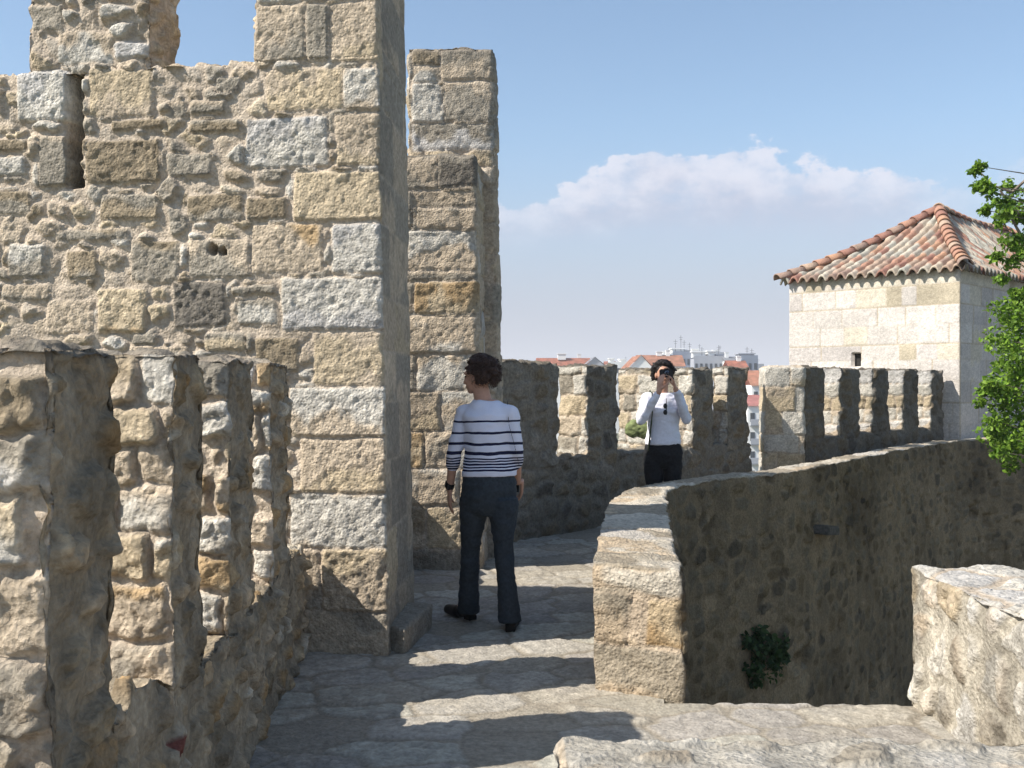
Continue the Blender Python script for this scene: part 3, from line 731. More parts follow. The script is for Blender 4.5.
    def ridge(p, q, seed):
        p = np.array(p, float); q = np.array(q, float); n = int(np.linalg.norm(q-p)/.3); L = np.linalg.norm(q-p)
        d = (q-p)/L; side = np.cross(d, (0, 0, 1)); side /= np.linalg.norm(side); up = np.cross(side, d)
        for i in range(n):
            cc = random.choice(tcols[:1]+tcols[2:3]+tcols[4:6]+tcols[8:9]); r0 = .095; 
            b0 = len(V)
            for (t, rr, lift) in ((i/n-.01, r0*1.1, .02), ((i+1)/n, r0*.9, .0)):
                for k in range(9):
                    an = math.pi*k/8
                    s_ = -.10*math.sin(min(max(t, 0), 1)*math.pi)
                    V.append(p+d*L*t+side*math.cos(an)*rr+up*(math.sin(an)*rr+lift+.02)+np.array((0, 0, s_))); Cc.append(cc)
            for k in range(8): Q.append((b0+k, b0+k+1, b0+9+k+1, b0+9+k))
            cidx = len(V); 
    zz = zr0+.02
    for p_, q_ in ((b, apx1), (a, apx1), (c, apx2), (e, apx2)): ridge((*p_, zz), (*q_, zr0+rise+.02), 1)
    s0 = len(V); ridge((*apx1, zr0+rise+.02), (*apx2, zr0+rise+.02), 1)
    hm = link('ridge_tile', mesh_np('ridge', W(np.array(V)), np.array(Q), np.array(Cc)), M_TILE, root)
    so = hm.modifiers.new('thickness', 'SOLIDIFY'); so.thickness = .02
    # mortar caps at the corners
    return root
build_guardhouse()

# ================================================================== TOWN
def house(cx0, cx1, Y, ztop, depth, roofmat, wallmat, label, cat='building', roof='gable', rise=2.5, wins=(3, 2), extra=None, rot=0, fromz=None, group=None):
    x0 = (cx0-512)/F*Y; x1 = (cx1-512)/F*Y; w = x1-x0
    g = min(GZ((x0+x1)/2+sx, Y+sy) for sx in (-12, 0, 12) for sy in (-5, 12))-1.0
    if ztop-g < 6: g = ztop-6
    root = thing('house', label, cat, ((x0+x1)/2, Y, g), rot, group)
    H = ztop-g; he = H-(rise if roof != 'flat' else 0)
    bm = bmesh.new()
    def bx(x, y, z, sx, sy, sz, b=None):
        b = b or bm
        m = Matrix.Translation((x, y, z)) @ Matrix.Diagonal((sx, sy, sz, 1)); bmesh.ops.create_cube(b, size=1, matrix=m)
    bx(0, depth/2, he/2, w, depth, he)
    def fin(b, n, m, p=root):
        me = bpy.data.meshes.new(n); b.to_mesh(me); b.free(); return link(n, me, m, p)
    if roof == 'gable_front':
        vs = [bm.verts.new(v) for v in ((-w/2, .002, he), (w/2, .002, he), (0, .002, H))]; bm.faces.new(vs)
    if roof == 'flat': bx(0, .12, H+.3, w, .25, .7)
    fin(bm, 'wall', wallmat)
    rb = bmesh.new(); o = .35
    if roof == 'gable':
        P = [(-w/2-o, -o, he-.1), (w/2+o, -o, he-.1), (w/2+o, depth/2, H), (-w/2-o, depth/2, H), (-w/2-o, depth+o, he-.1), (w/2+o, depth+o, he-.1)]
        v = [rb.verts.new(p) for p in P]; rb.faces.new((v[0], v[1], v[2], v[3])); rb.faces.new((v[3], v[2], v[5], v[4]))
    elif roof == 'gable_front':
        P = [(-w/2-o, -o, he-.1), (0, -o, H+.05), (w/2+o, -o, he-.1), (-w/2-o, depth, he-.1), (0, depth, H+.05), (w/2+o, depth, he-.1)]
        v = [rb.verts.new(p) for p in P]; rb.faces.new((v[0], v[1], v[4], v[3])); rb.faces.new((v[1], v[2], v[5], v[4]))
    if roof != 'flat':
        bmesh.ops.solidify(rb, geom=rb.faces[:], thickness=.2); fin(rb, 'roof', roofmat)
    nx, nz = wins
    for i in range(nx):
        for k in range(nz):
            b = bmesh.new(); xx = (-w/2)+(i+.5)*w/nx; z = he-1.9-k*3.0
            m = Matrix.Translation((xx, -.02, z)) @ Matrix.Diagonal((min(1.1, w/nx*.5), .12, 1.4, 1)); bmesh.ops.create_cube(b, size=1, matrix=m); fin(b, 'window', M_WIN)
    if extra: extra(root, w, he, H, depth, bx, fin)
    return root
M_WIN = plain('dark_window', (.05, .06, .07), .3)
M_RR = plain('town_tiles', (.50, .21, .14), .85, .25, .8); M_RO = plain('town_tiles_orange', (.56, .28, .18), .85, .2, .8)
M_RP = plain('town_tiles_pink', (.55, .25, .22), .85, .15, .8)
M_WW = plain('town_white', (.78, .77, .74), .8, .06, .3); M_WG = plain('town_grey', (.36, .37, .40), .8, .08, .3); M_WB = plain('town_bluegrey', (.22, .25, .31), .7, .1, .3); M_BLK = plain('antenna_metal', (.12, .12, .13), .5)
def chims(spec, mat=None):
    def ex(root, w, he, H, depth, bx, fin):
        for (fx, yy, sx, sz, dz) in spec:
            b = bmesh.new(); bx(fx*w, yy, H+dz, sx, sx, sz, b); bx(fx*w, yy, H+dz+sz/2+.1, sx*1.15, sx*1.15, .15, b); fin(b, 'chimney', mat or M_WW)
    return ex
def pent(spec, ant=()):
    def ex(root, w, he, H, depth, bx, fin):
        for (a, c, y, hh, m) in spec:
            b = bmesh.new(); bx((a+c)/2*w, y, H+hh/2+.3, (c-a)*w, 4, hh, b); bx((a+c)/2*w, y-.2, H+hh+.4, (c-a)*w+.5, 4.6, .25, b); fin(b, 'roof_room', m)
        for (fx, h) in ant:
            b = bmesh.new(); bx(fx*w, 3, H+h/2+.5, .09, .09, h, b); bx(fx*w, 3, H+h, 1.0, .07, .07, b); bx(fx*w, 3, H+h-.5, .7, .07, .07, b); fin(b, 'antenna', M_BLK)
    return ex
def zt(y, Y): return CH+(YH-y)/F*Y
G = 'houses of the far town'
house(538, 590, 240, zt(357.5, 240), 9, M_RR, M_WW, 'far red-roofed house with white chimney box, left of the others', roof='gable', rise=2.6, extra=chims([(-.03, 4, 1.9, 1.3, .2), (.32, 5, .9, 1.2, .2)]), group=G)
house(585, 605, 232, zt(357, 232), 10, M_WG, M_WG, 'far grey gable house joined to the leftmost red roof', roof='gable_front', rise=2.0, wins=(1, 2), group=G)
house(608, 630, 300, zt(364, 300), 9, M_RR, M_WW, 'low far white house left of the orange roof', roof='flat', wins=(3, 2), extra=pent([(-.4, -.2, 4, 1.2, M_WW), (.1, .3, 4, 1.0, M_WW)]), group=G)
house(630, 652, 220, zt(355, 220), 16, M_RO, M_WW, 'far white gable house end beside the bright orange roof', roof='gable_front', rise=2.6, wins=(1, 2), group=G)
house(640, 684, 226, zt(354.5, 226), 9, M_RO, M_WW, 'far house with a bright orange tiled roof above the photographing woman', roof='gable', rise=2.5, extra=chims([(.2, 4.5, .9, 1.5, .2), (.0, 4.5, 1.2, .8, .2)]), group=G)
house(673, 695, 250, zt(354, 250), 12, M_RR, M_WB, 'far blue-grey apartment house topped with white roof rooms and antennas', roof='flat', wins=(5, 3), extra=pent([(-.45, .1, 5, 1.0, M_WW), (-.1, .4, 6, .7, M_WW)], [(-.3, 3.2), (-.05, 4.2), (.1, 3), (.35, 2.4)]), group=G)
house(694, 728, 245, zt(358.5, 245), 12, M_RR, M_WG, 'far grey terrace house with dark windows and white roof boxes', roof='flat', wins=(7, 3), extra=pent([(-.48, -.1, 5, 1.3, M_WW), (.0, .2, 6, 1.5, M_WW), (.28, .45, 6, .6, M_WB)], [(-.2, 2.4), (.3, 2.8)]), group=G)
house(727, 743, 240, zt(356, 240), 10, M_WG, M_WW, 'far narrow white house with grey gable roof', roof='gable', rise=1.2, wins=(3, 3), extra=chims([(-.3, 4, .8, 1.3, .2)]), group=G)
house(742, 758, 238, zt(358, 238), 10, M_RR, M_WB, 'far glass-fronted top-floor house at the right end of the skyline', roof='flat', wins=(3, 3), extra=pent([(-.5, .45, 5, .7, M_WG)], [(0, 2.2), (.3, 1.8)]), group=G)
house(752, 775, 190, zt(370, 190), 9, M_RO, M_WW, 'far orange-roofed house seen through the gap, upper', roof='gable', rise=2.8, wins=(3, 2), group=G)
house(748, 775, 160, zt(395, 160), 7, M_RP, M_WW, 'white balconied apartment house with pink roof seen through the gap', roof='gable', rise=1.6, wins=(3, 4), group=G,
      extra=lambda root, w, he, H, depth, bx, fin: [(lambda b: (bx(0, -.5, he-3.1-3.0*k, w*.9, 1.0, .15, b), bx(0, -1.0, he-2.6-3.0*k, w*.9, .06, .9, b), fin(b, 'balcony', M_WG)))(bmesh.new()) for k in range(3)])

rgh = random.Random(21)
for k_, (a_, b_, y_, Y_, rf_, lab) in enumerate([(606, 616, 361, 330, 'gable', 'tiny far white house with red roof between the left house and the orange roof'), (617, 631, 363, 340, 'flat', 'tiny far pale flat house just left of the white gable end'),
        (690, 706, 353, 330, 'flat', 'far white upper house rising behind the grey terrace, left part'), (712, 726, 354, 340, 'flat', 'far white upper house rising behind the grey terrace, right part'), (731, 748, 360, 205, 'gable', 'far small red-roofed house in front of the skyline right end'),
        (662, 674, 356, 300, 'flat', 'tiny far white block behind the orange roof'), (752, 764, 366, 300, 'flat', 'tiny far pale block above the gap in the battlements')]):
    house(a_, b_, Y_, zt(y_, Y_), 8, M_RR, M_WW if k_ % 3 else M_WG, lab, roof=rf_, rise=1.8, wins=(3, 2), extra=pent([(-.3, .1, 4, .9, M_WW)], [(.2, rgh.uniform(1.5, 3))]) if rf_ == 'flat' else chims([(.2, 4, .8, 1.0, .2)]), group=G)

# ================================================================== FOLIAGE
def leaf_mat(name, c1, c2, tr=.35):
    m, nt, b = mat_new(name); N = nt.nodes; L = nt.links
    oi = N.new('ShaderNodeAttribute'); oi.attribute_name = 'Col'
    L.new(oi.outputs['Color'], b.inputs['Base Color']); b.inputs['Roughness'].default_value = .55; b.inputs['Specular IOR Level'].default_value = .3
    t = N.new('ShaderNodeBsdfTranslucent'); L.new(oi.outputs['Color'], t.inputs['Color'])
    mx = N.new('ShaderNodeMixShader'); mx.inputs['Fac'].default_value = tr
    out = N['Material Output']; L.new(b.outputs[0], mx.inputs[1]); L.new(t.outputs[0], mx.inputs[2]); L.new(mx.outputs[0], out.inputs['Surface'])
    return m
def leaves_mesh(name, clumps, nleaf, size, cols, rg):
    """clumps: list of (centre, radius); leaves are folded pointed blades"""
    V = []; Q = []; C = []
    for (c, r) in clumps:
        for _ in range(int(nleaf*rg.uniform(.7, 1.3))):
            d = Vector((rg.gauss(0, 1), rg.gauss(0, 1), rg.gauss(0, .8))); d.normalize(); p = Vector(c)+d*r*rg.uniform(.25, 1)**.6
            ax = Vector((rg.gauss(0, 1), rg.gauss(0, 1), rg.gauss(-.5, .8))).normalized(); n = ax.cross(Vector((rg.gauss(0, 1), rg.gauss(0, 1), rg.gauss(0, 1)))).normalized()
            up = ax.cross(n); s = size*rg.uniform(.6, 1.25)
            b0 = len(V); f = .12*s
            for (a, w, u) in ((0, 0, 0), (.35, .30, f), (.7, .24, f), (1.0, 0, -f)):
                if w == 0: V.append(p+ax*s*a+up*u)
                else: V.append(p+ax*s*a+n*s*w+up*u); V.append(p+ax*s*a-n*s*w+up*u)
            V.append(p+ax*s*.35); V.append(p+ax*s*.7)
            # indices: 0 base,1 r35,2 l35,3 r70,4 l70,5 tip,6 mid35,7 mid70
            Q += [(b0, b0+1, b0+6, b0), (b0, b0+6, b0+2, b0)]
            Q[-2:] = []
            Q += [(b0+1, b0+3, b0+7, b0+6), (b0+6, b0+7, b0+4, b0+2)]
            Q += [(b0+0, b0+1, b0+6, b0+2), (b0+5, b0+4, b0+7, b0+3)]
            cc = np.array(rg.choice(cols))*rg.uniform(.75, 1.25); C += [cc]*8
    return mesh_np(name, np.array([tuple(v) for v in V]), np.array(Q), np.array(C), smooth=False)
def tube(bm, p, q, r0, r1, seg=8):
    p = Vector(p); q = Vector(q); d = (q-p).normalized(); a = d.orthogonal().normalized(); b = d.cross(a)
    ring = []
    for (c, r) in ((p, r0), (q, r1)):
        ring.append([bm.verts.new(c+a*math.cos(2*math.pi*k/seg)*r+b*math.sin(2*math.pi*k/seg)*r) for k in range(seg)])
    for k in range(seg): bm.faces.new((ring[0][k], ring[0][(k+1) % seg], ring[1][(k+1) % seg], ring[1][k]))
    bm.faces.new(ring[0][::-1]); bm.faces.new(ring[1])
M_BARK = plain('bark', (.20, .16, .12), .9, .4, 20, .01)
M_LEAF = leaf_mat('leaf', 0, 0, .4)
def build_tree():
    rg = random.Random(3)
    Yt = 10.2
    base = Vector((6.6, Yt+.1, -4.6))
    root = thing('tree', 'bright green leafy tree reaching in from right edge in front of the guardhouse', 'tree', base)
    bm = bmesh.new(); P = [base, Vector((6.5, Yt, -2.4)), Vector((6.45, Yt, -.4)), Vector((6.3, Yt, 1.3)), Vector((6.2, Yt, 2.8)), Vector((6.1, Yt, 3.8))]
    rad = [.2, .16, .13, .10, .06, .02]
    for i in range(5): tube(bm, P[i]-base, P[i+1]-base, rad[i], rad[i+1], 10)
    def w(px, py, Y=Yt): return Vector(((px-512)/F*Y, Y, CH-(py-YH)/F*Y))
    # crown: clumps by silhouette of the left fringe, then filled out to the right in depth
    vis = [(975, 172, .05), (983, 182, .07), (990, 190, .07), (1000, 200, .08), (1008, 182, .08), (1018, 195, .12), (980, 168, .05), (1004, 208, .08), (985, 212, .05), (976, 185, .04),
           (1016, 215, .10), (1000, 222, .07), (1008, 238, .10), (1018, 250, .12), (997, 255, .06), (1012, 262, .10), (1020, 235, .1),
           (1022, 300, .10), (1018, 320, .10), (1012, 338, .10), (1020, 352, .12), (1010, 360, .10), (1002, 372, .08), (990, 380, .06), (983, 390, .05), (979, 400, .04), (1005, 385, .10), (1015, 390, .13),
           (1008, 405, .12), (1000, 415, .10), (1012, 425, .13), (998, 432, .09), (1006, 445, .10), (1014, 452, .10), (1000, 450, .07), (1012, 465, .06), (994, 422, .07), (988, 383, .05), (1020, 410, .15), (1021, 440, .14), (1020, 375, .12)]
    vis += [(1006+rg.uniform(-18, 22), rg.uniform(305, 455), .10) for _ in range(24)]+[(1012+rg.uniform(-14, 16), rg.uniform(195, 300), .06) for _ in range(12)]
    clumps = []
    for (px, py, r) in vis:
        py += rg.uniform(-4, 4); Y = Yt+rg.uniform(-.35, .35); clumps.append((w(px, py, Y)-base, r*(1.35 if py > 300 else 1.0)))
    for i in range(230):
        t = rg.random(); z = 0.5+t*3.6; rr = 1.35*math.sin(min(1, .25+t*.9)*math.pi)**.5+.2
        a = rg.uniform(0, 6.28); q = rr*math.sqrt(rg.random())
        p = Vector((6.75+q*math.cos(a), Yt+.2+q*math.sin(a), z))
        if 512+F*p.x/p.y < 1040: continue
        clumps.append((p-base, rg.uniform(.14, .28)))
    for k, (c, r) in enumerate(clumps):
        if (k < len(vis) and c.z+base.z < 2.6) or rg.random() < .5:
            trunk = P[-1]-base; z = c.z-rg.uniform(.3, .7)
            tz = min(max(z, 2.0), 8.2); j = np.interp(tz, [p.z-base.z for p in P], [p.x-base.x for p in P])
            s = Vector((j, Yt-base.y, tz)); mid = (s+Vector(c))/2+Vector((0, 0, rg.uniform(.02, .15)))
            tube(bm, s, mid, .014, .008, 5); tube(bm, mid, c, .008, .003, 5)
    arch = [(1060, 150), (1035, 172), (1012, 192), (994, 186), (980, 172)]; a2 = [(1055, 240), (1030, 226), (1010, 205), (1000, 190)]; a3 = [(1060, 330), (1035, 260), (1018, 230), (1008, 212)]
    for br in (arch, a2, a3):
        for n_ in range(len(br)-1): tube(bm, w(*br[n_])-base, w(*br[n_+1])-base, .022-.004*n_, .018-.004*n_, 6)
        tube(bm, P[4]-base, w(*br[0])-base, .035, .022, 6)
    me = bpy.data.meshes.new('trunk'); bm.to_mesh(me); bm.free(); link('trunk', me, M_BARK, root)
    cols = [(.16, .27, .03), (.20, .34, .035), (.12, .22, .02), (.25, .38, .05), (.09, .17, .02)]
    link('crown', leaves_mesh('crown', clumps[:len(vis)], 85, .054, cols, rg), M_LEAF, root)
    link('inner_crown', leaves_mesh('crown', clumps[len(vis):], 90, .068, cols, rg), M_LEAF, root)
build_tree()
def wall_bush(pxs, name, label, sz, nl=40, leaf=.05, seed=1):
    rg = random.Random(seed); cl = []; org = None
    for (px, py, r) in pxs:
        s, p = wall_pix(px); x, y, tx, ty = [float(q) for q in path_xy(s)]; z = CH-(py-YH)/F*y
        v = Vector((x+ty*r*.6, y-tx*r*.6, z))
        if org is None: org = Vector((x, y, z))
        cl.append((v-org, r))
    root = thing(name, label, 'plant', org)
    link('foliage', leaves_mesh('fol', cl, nl, leaf, [(.05, .09, .03), (.07, .12, .04), (.035, .065, .025)], rg), M_LEAF, root)
    bm = bmesh.new()
    for (c, r) in cl: tube(bm, (0, 0, 0), c, .012, .004, 5)
    me = bpy.data.meshes.new('stem'); bm.to_mesh(me); bm.free(); link('stem', me, M_BARK, root)
wall_bush([(757, 655, .12), (750, 645, .13), (745, 665, .12), (765, 645, .13), (760, 665, .14), (772, 648, .09), (752, 632, .09), (748, 678, .08), (778, 640, .06), (770, 660, .07), (742, 640, .07), (758, 640, .12), (781, 655, .05)], 'wall_shrub', 'dark green shrub growing out of the shaded pit wall', .3, 75, .065)

# ================================================================== PEOPLE
def cap(bm, p, q, r0, r1, sx=1.0, seg=14, rings=5):
    """tapered capsule"""
    p = Vector(p); q = Vector(q); d = q-p; L = d.length
    if L < 1e-6: d = Vector((0, 0, 1)); L = 1e-6
    z = d.normalized(); x = z.orthogonal().normalized()
    if abs(z.z) > .5: x = (Vector((1, 0, 0))-z*z.x).normalized()
    y = z.cross(x)
    prof = []
    for i in range(rings+1): a = -math.pi/2+math.pi/2*i/rings; prof.append((r0*math.sin(a), r0*math.cos(a)))
    for i in range(rings+1): a = math.pi/2*i/rings; prof.append((L+r1*math.sin(a), r1*math.cos(a)))
    R_ = []
    for (h, r) in prof:
        r = max(r, 1e-4)
        R_.append([bm.verts.new(p+z*h+x*r*sx*math.cos(2*math.pi*k/seg)+y*r*math.sin(2*math.pi*k/seg)) for k in range(seg)])
    for i in range(len(R_)-1):
        for k in range(seg): bm.faces.new((R_[i][k], R_[i][(k+1) % seg], R_[i+1][(k+1) % seg], R_[i+1][k]))
    bm.faces.new(R_[0][::-1]); bm.faces.new(R_[-1])
def ell(bm, c, r, rot=None, seg=20):
    m = Matrix.Translation(c) @ (rot or Matrix.Identity(4)) @ Matrix.Diagonal((*r, 1))
    bmesh.ops.create_uvsphere(bm, u_segments=seg, v_segments=seg*2//3, radius=1, matrix=m)
def loft(bm, secs, seg=24):
    """secs: (centre, rx, ry, rotz) closed elliptical sections"""
    R_ = []
    for (c, rx, ry, rz) in secs:
        c = Vector(c); ring = []
        for k in range(seg):
            a = 2*math.pi*k/seg; x = rx*math.cos(a); y = ry*math.sin(a)
            ring.append(bm.verts.new(c+Vector((x*math.cos(rz)-y*math.sin(rz), x*math.sin(rz)+y*math.cos(rz), 0))))
        R_.append(ring)
    for i in range(len(R_)-1):
        for k in range(seg): bm.faces.new((R_[i][k], R_[i][(k+1) % seg], R_[i+1][(k+1) % seg], R_[i+1][k]))
    bm.faces.new(R_[0][::-1]); bm.faces.new(R_[-1])
def fuse(name, bm, mat, parent, vox=.008, sm=4, wrinkle=0, seed=0, wsc=9, cut=None):
    me = bpy.data.meshes.new(name); bmesh.ops.recalc_face_normals(bm, faces=bm.faces[:]); bm.to_mesh(me); bm.free()
    t = bpy.data.objects.new('tmp', me); COL.objects.link(t)
    m = t.modifiers.new('r', 'REMESH'); m.mode = 'VOXEL'; m.voxel_size = vox; m.use_smooth_shade = True
    s = t.modifiers.new('s', 'SMOOTH'); s.iterations = sm; s.factor = .5
    dg = bpy.context.evaluated_depsgraph_get(); dg.update(); me2 = bpy.data.meshes.new_from_object(t.evaluated_get(dg))
    bpy.data.objects.remove(t); bpy.data.meshes.remove(me)
    n = len(me2.vertices); co = np.empty(n*3, np.float32); me2.vertices.foreach_get('co', co); co = co.reshape(-1, 3)
    nr = np.empty(n*3, np.float32); me2.vertices.foreach_get('normal', nr); nr = nr.reshape(-1, 3)
    if wrinkle:
        Pn = co.copy().astype(float); Pn[:, 2] *= 1.8
        co = co+nr*(fbm(Pn, wsc, 3, seed)*wrinkle)[:, None]
        me2.vertices.foreach_set('co', co.astype(np.float32).ravel())
    if cut is not None:
        b = bmesh.new(); b.from_mesh(me2)
        bmesh.ops.delete(b, geom=[v for v in b.verts if cut(v.co)], context='VERTS'); b.to_mesh(me2); b.free()
    me2.polygons.foreach_set('use_smooth', np.ones(len(me2.polygons), dtype=bool)); me2.materials.clear(); me2.update()
    return link(name, me2, mat, parent)
def hand(bm, wrist, dirv, palmn, length=.17, curl=.5, side=1, spread=.1):
    """palm + five bent unequal fingers. dirv: fingers' direction; palmn: palm normal; side: thumb side"""
    w = Vector(wrist); d = Vector(dirv).normalized(); n = Vector(palmn); n = (n-d*n.dot(d)).normalized(); s = d.cross(n)*side
    k = length/.18
    for o in (-.024, -.008, .008, .024):
        cap(bm, w+s*o*.6*k, w+(d*.085+s*o)*k, .014*k, .0125*k, 1, 8, 3)
    for j, (o, L) in enumerate(((.030, .070), (.010, .080), (-.010, .074), (-.029, .056))):
        p = w+(d*.085+s*o)*k; dd = (d+s*o*spread*8).normalized()
        for (f, r, c) in ((.45, .0095, .25), (.32, .0088, .55), (.23, .0080, .85)):
            v = (dd*math.cos(curl*c*1.6)+n*math.sin(curl*c*1.6)); q = p+v*L*f*k; cap(bm, p, q, r*k, r*.92*k, 1, 8, 3); p = q
    p = w+(d*.025+s*.026)*k
    for (v, L, r) in (((d*.6+s*.75+n*.25), .045, .0125), ((d*.85+s*.3+n*.45), .032, .0105), ((d*.9+s*.05+n*.5), .025, .0095)):
        v = v.normalized(); q = p+v*L*k; cap(bm, p, q, r*k, r*.9*k, 1, 8, 3); p = q
def head(bm, c, yaw, pitch=0, k=1.0):
    """face looks along local +y turned by yaw"""
    Rm = Matrix.Translation(c) @ Matrix.Rotation(yaw, 4, 'Z') @ Matrix.Rotation(pitch, 4, 'X') @ Matrix.Scale(k, 4)
    def e(p, r): 
        m = Rm @ Matrix.Translation(p) @ Matrix.Diagonal((*r, 1)); bmesh.ops.create_uvsphere(bm, u_segments=18, v_segments=12, radius=1, matrix=m)
    e((0, -.012, .022), (.074, .093, .088)); e((0, .030, -.035), (.056, .056, .066)); e((0, .058, -.082), (.026, .022, .020))
    e((0, .088, -.012), (.010, .016, .026)); e((0, .098, -.026), (.014, .014, .011)); e((0, .084, -.056), (.024, .010, .009))
    e((0, .066, .030), (.058, .022, .014)); e((.036, .060, -.022), (.022, .018, .018)); e((-.036, .060, -.022), (.022, .018, .018))
    for s in (1, -1): e((.076*s, -.005, -.008), (.010, .020, .031))
    return Rm
def eyes(Rm, parent, M):
    for s in (1, -1):
        for (nm, p, r, m) in (('eye', (.031*s, .074, .010), (.011, .008, .0055), M), ('eyebrow', (.031*s, .084, .036), (.015, .004, .0025), M_HAIR)):
            bm = bmesh.new(); bmesh.ops.create_uvsphere(bm, u_segments=12, v_segments=8, radius=1, matrix=Rm @ Matrix.Translation(p) @ Matrix.Diagonal((*r, 1)))
            me = bpy.data.meshes.new(nm); bm.to_mesh(me); bm.free(); link(nm, me, m, parent)
M_SKIN = plain('skin', (.52, .29, .20), .55, .06, 40); 
M_HAIR = plain('hair', (.050, .026, .018), .6, .5, 120, .004)
M_HAIR2 = plain('dark_hair', (.018, .014, .013), .55, .4, 120, .004)
M_EYE = plain('eye_dark', (.05, .04, .035), .2)
M_JEAN = plain('dark_denim', (.030, .038, .046), .85, .2, 60, .002); M_BLK2 = plain('black_cloth', (.012, .012, .014), .85, .3, 50, .002)
M_SHOE = plain('black_leather', (.010, .009, .009), .45); M_WHITE = plain('white_knit', (.74, .73, .80), .85, .04, 50, .001)
M_STRAP = plain('black_strap', (.01, .01, .012), .6); M_CAMB = plain('camera_black', (.015, .015, .017), .35); M_GLS = plain('lens_glass', (.02, .02, .03), .08, spec=.8)
M_GREEN = plain('olive_canvas', (.17, .20, .085), .9, .3, 25, .003); M_GRNS = plain('dark_olive_strap', (.055, .065, .04), .8)
def stripe_mat():
    m, nt, b = mat_new('striped_knit'); N = nt.nodes; L = nt.links
    b.inputs['Roughness'].default_value = .85; b.inputs['Specular IOR Level'].default_value = .2
    tc = N.new('ShaderNodeTexCoord'); sp = N.new('ShaderNodeSeparateXYZ'); L.new(tc.outputs['Object'], sp.inputs[0])
    nz = N.new('ShaderNodeTexNoise'); nz.inputs['Scale'].default_value = 6; L.new(tc.outputs['Object'], nz.inputs['Vector'])
    ad = N.new('ShaderNodeMath'); ad.operation = 'MULTIPLY_ADD'; ad.inputs[1].default_value = .024; L.new(nz.outputs['Fac'], ad.inputs[0]); L.new(sp.outputs['Z'], ad.inputs[2])
    cr = N.new('ShaderNodeValToRGB'); cr.color_ramp.interpolation = 'CONSTANT'
    mr = N.new('ShaderNodeMapRange'); mr.inputs['From Min'].default_value = .90; mr.inputs['From Max'].default_value = 1.50
    L.new(ad.outputs[0], mr.inputs['Value']); L.new(mr.outputs['Result'], cr.inputs['Fac'])
    st = []; z = .972
    while z < 1.05: st.append((z, z+.0100)); z += .0175
    st = [(z0+.0, z1) for (z0, z1) in st]
    big = [(1.070, 1.090), (1.128, 1.145), (1.196, 1.211), (1.268, 1.281)]
    els = cr.color_ramp.elements; W = (.72, .72, .82, 1); Nv = (.012, .014, .045, 1)
    pts = [(0, W)]
    for a, c in st+big: pts += [(((a-.90+.012)/.6), Nv), (((c-.90+.012)/.6), W)]
    while len(els) > 1: els.remove(els[-1])
    els[0].position = 0; els[0].color = W
    for (p, c) in pts[1:]: 
        e = els.new(min(p, 1)); e.color = c
    L.new(cr.outputs['Color'], b.inputs['Base Color']); return m
def shoe(name, heel, toe, mat, parent, w=.042, lift=0):
    h = Vector(heel); t = Vector(toe); d = (t-h).normalized(); bm = bmesh.new()
    up = Vector((0, 0, 1))
    cap(bm, h+up*.04, h+d*.09+up*.045, .036, .036, 1, 12, 4); cap(bm, h+d*.08+up*.036, t-d*.04+up*.028, .038, .032, 1, 12, 4)
    cap(bm, h+d*.13+up*.03, t-d*.035+up*.024, .042, .030, 1, 12, 4)
    m = bmesh.ops.create_cube(bm, size=1, matrix=Matrix.Translation(h+up*.014) @ Matrix.Rotation(math.atan2(d.y, d.x), 4, 'Z') @ Matrix.Diagonal((.065, .062, .028, 1)))
    z0 = min(h.z, t.z)
    o = fuse(name, bm, mat, parent, .006, 3)
    for v in o.data.vertices:
        lim = h.z*(1-0)+0 if False else None
    return o
def ribbon(bm, pts, w, th=.004):
    pts = [Vector(p) for p in pts]
    for i in range(len(pts)-1): cap(bm, pts[i], pts[i+1], w, w, .35, 8, 2)

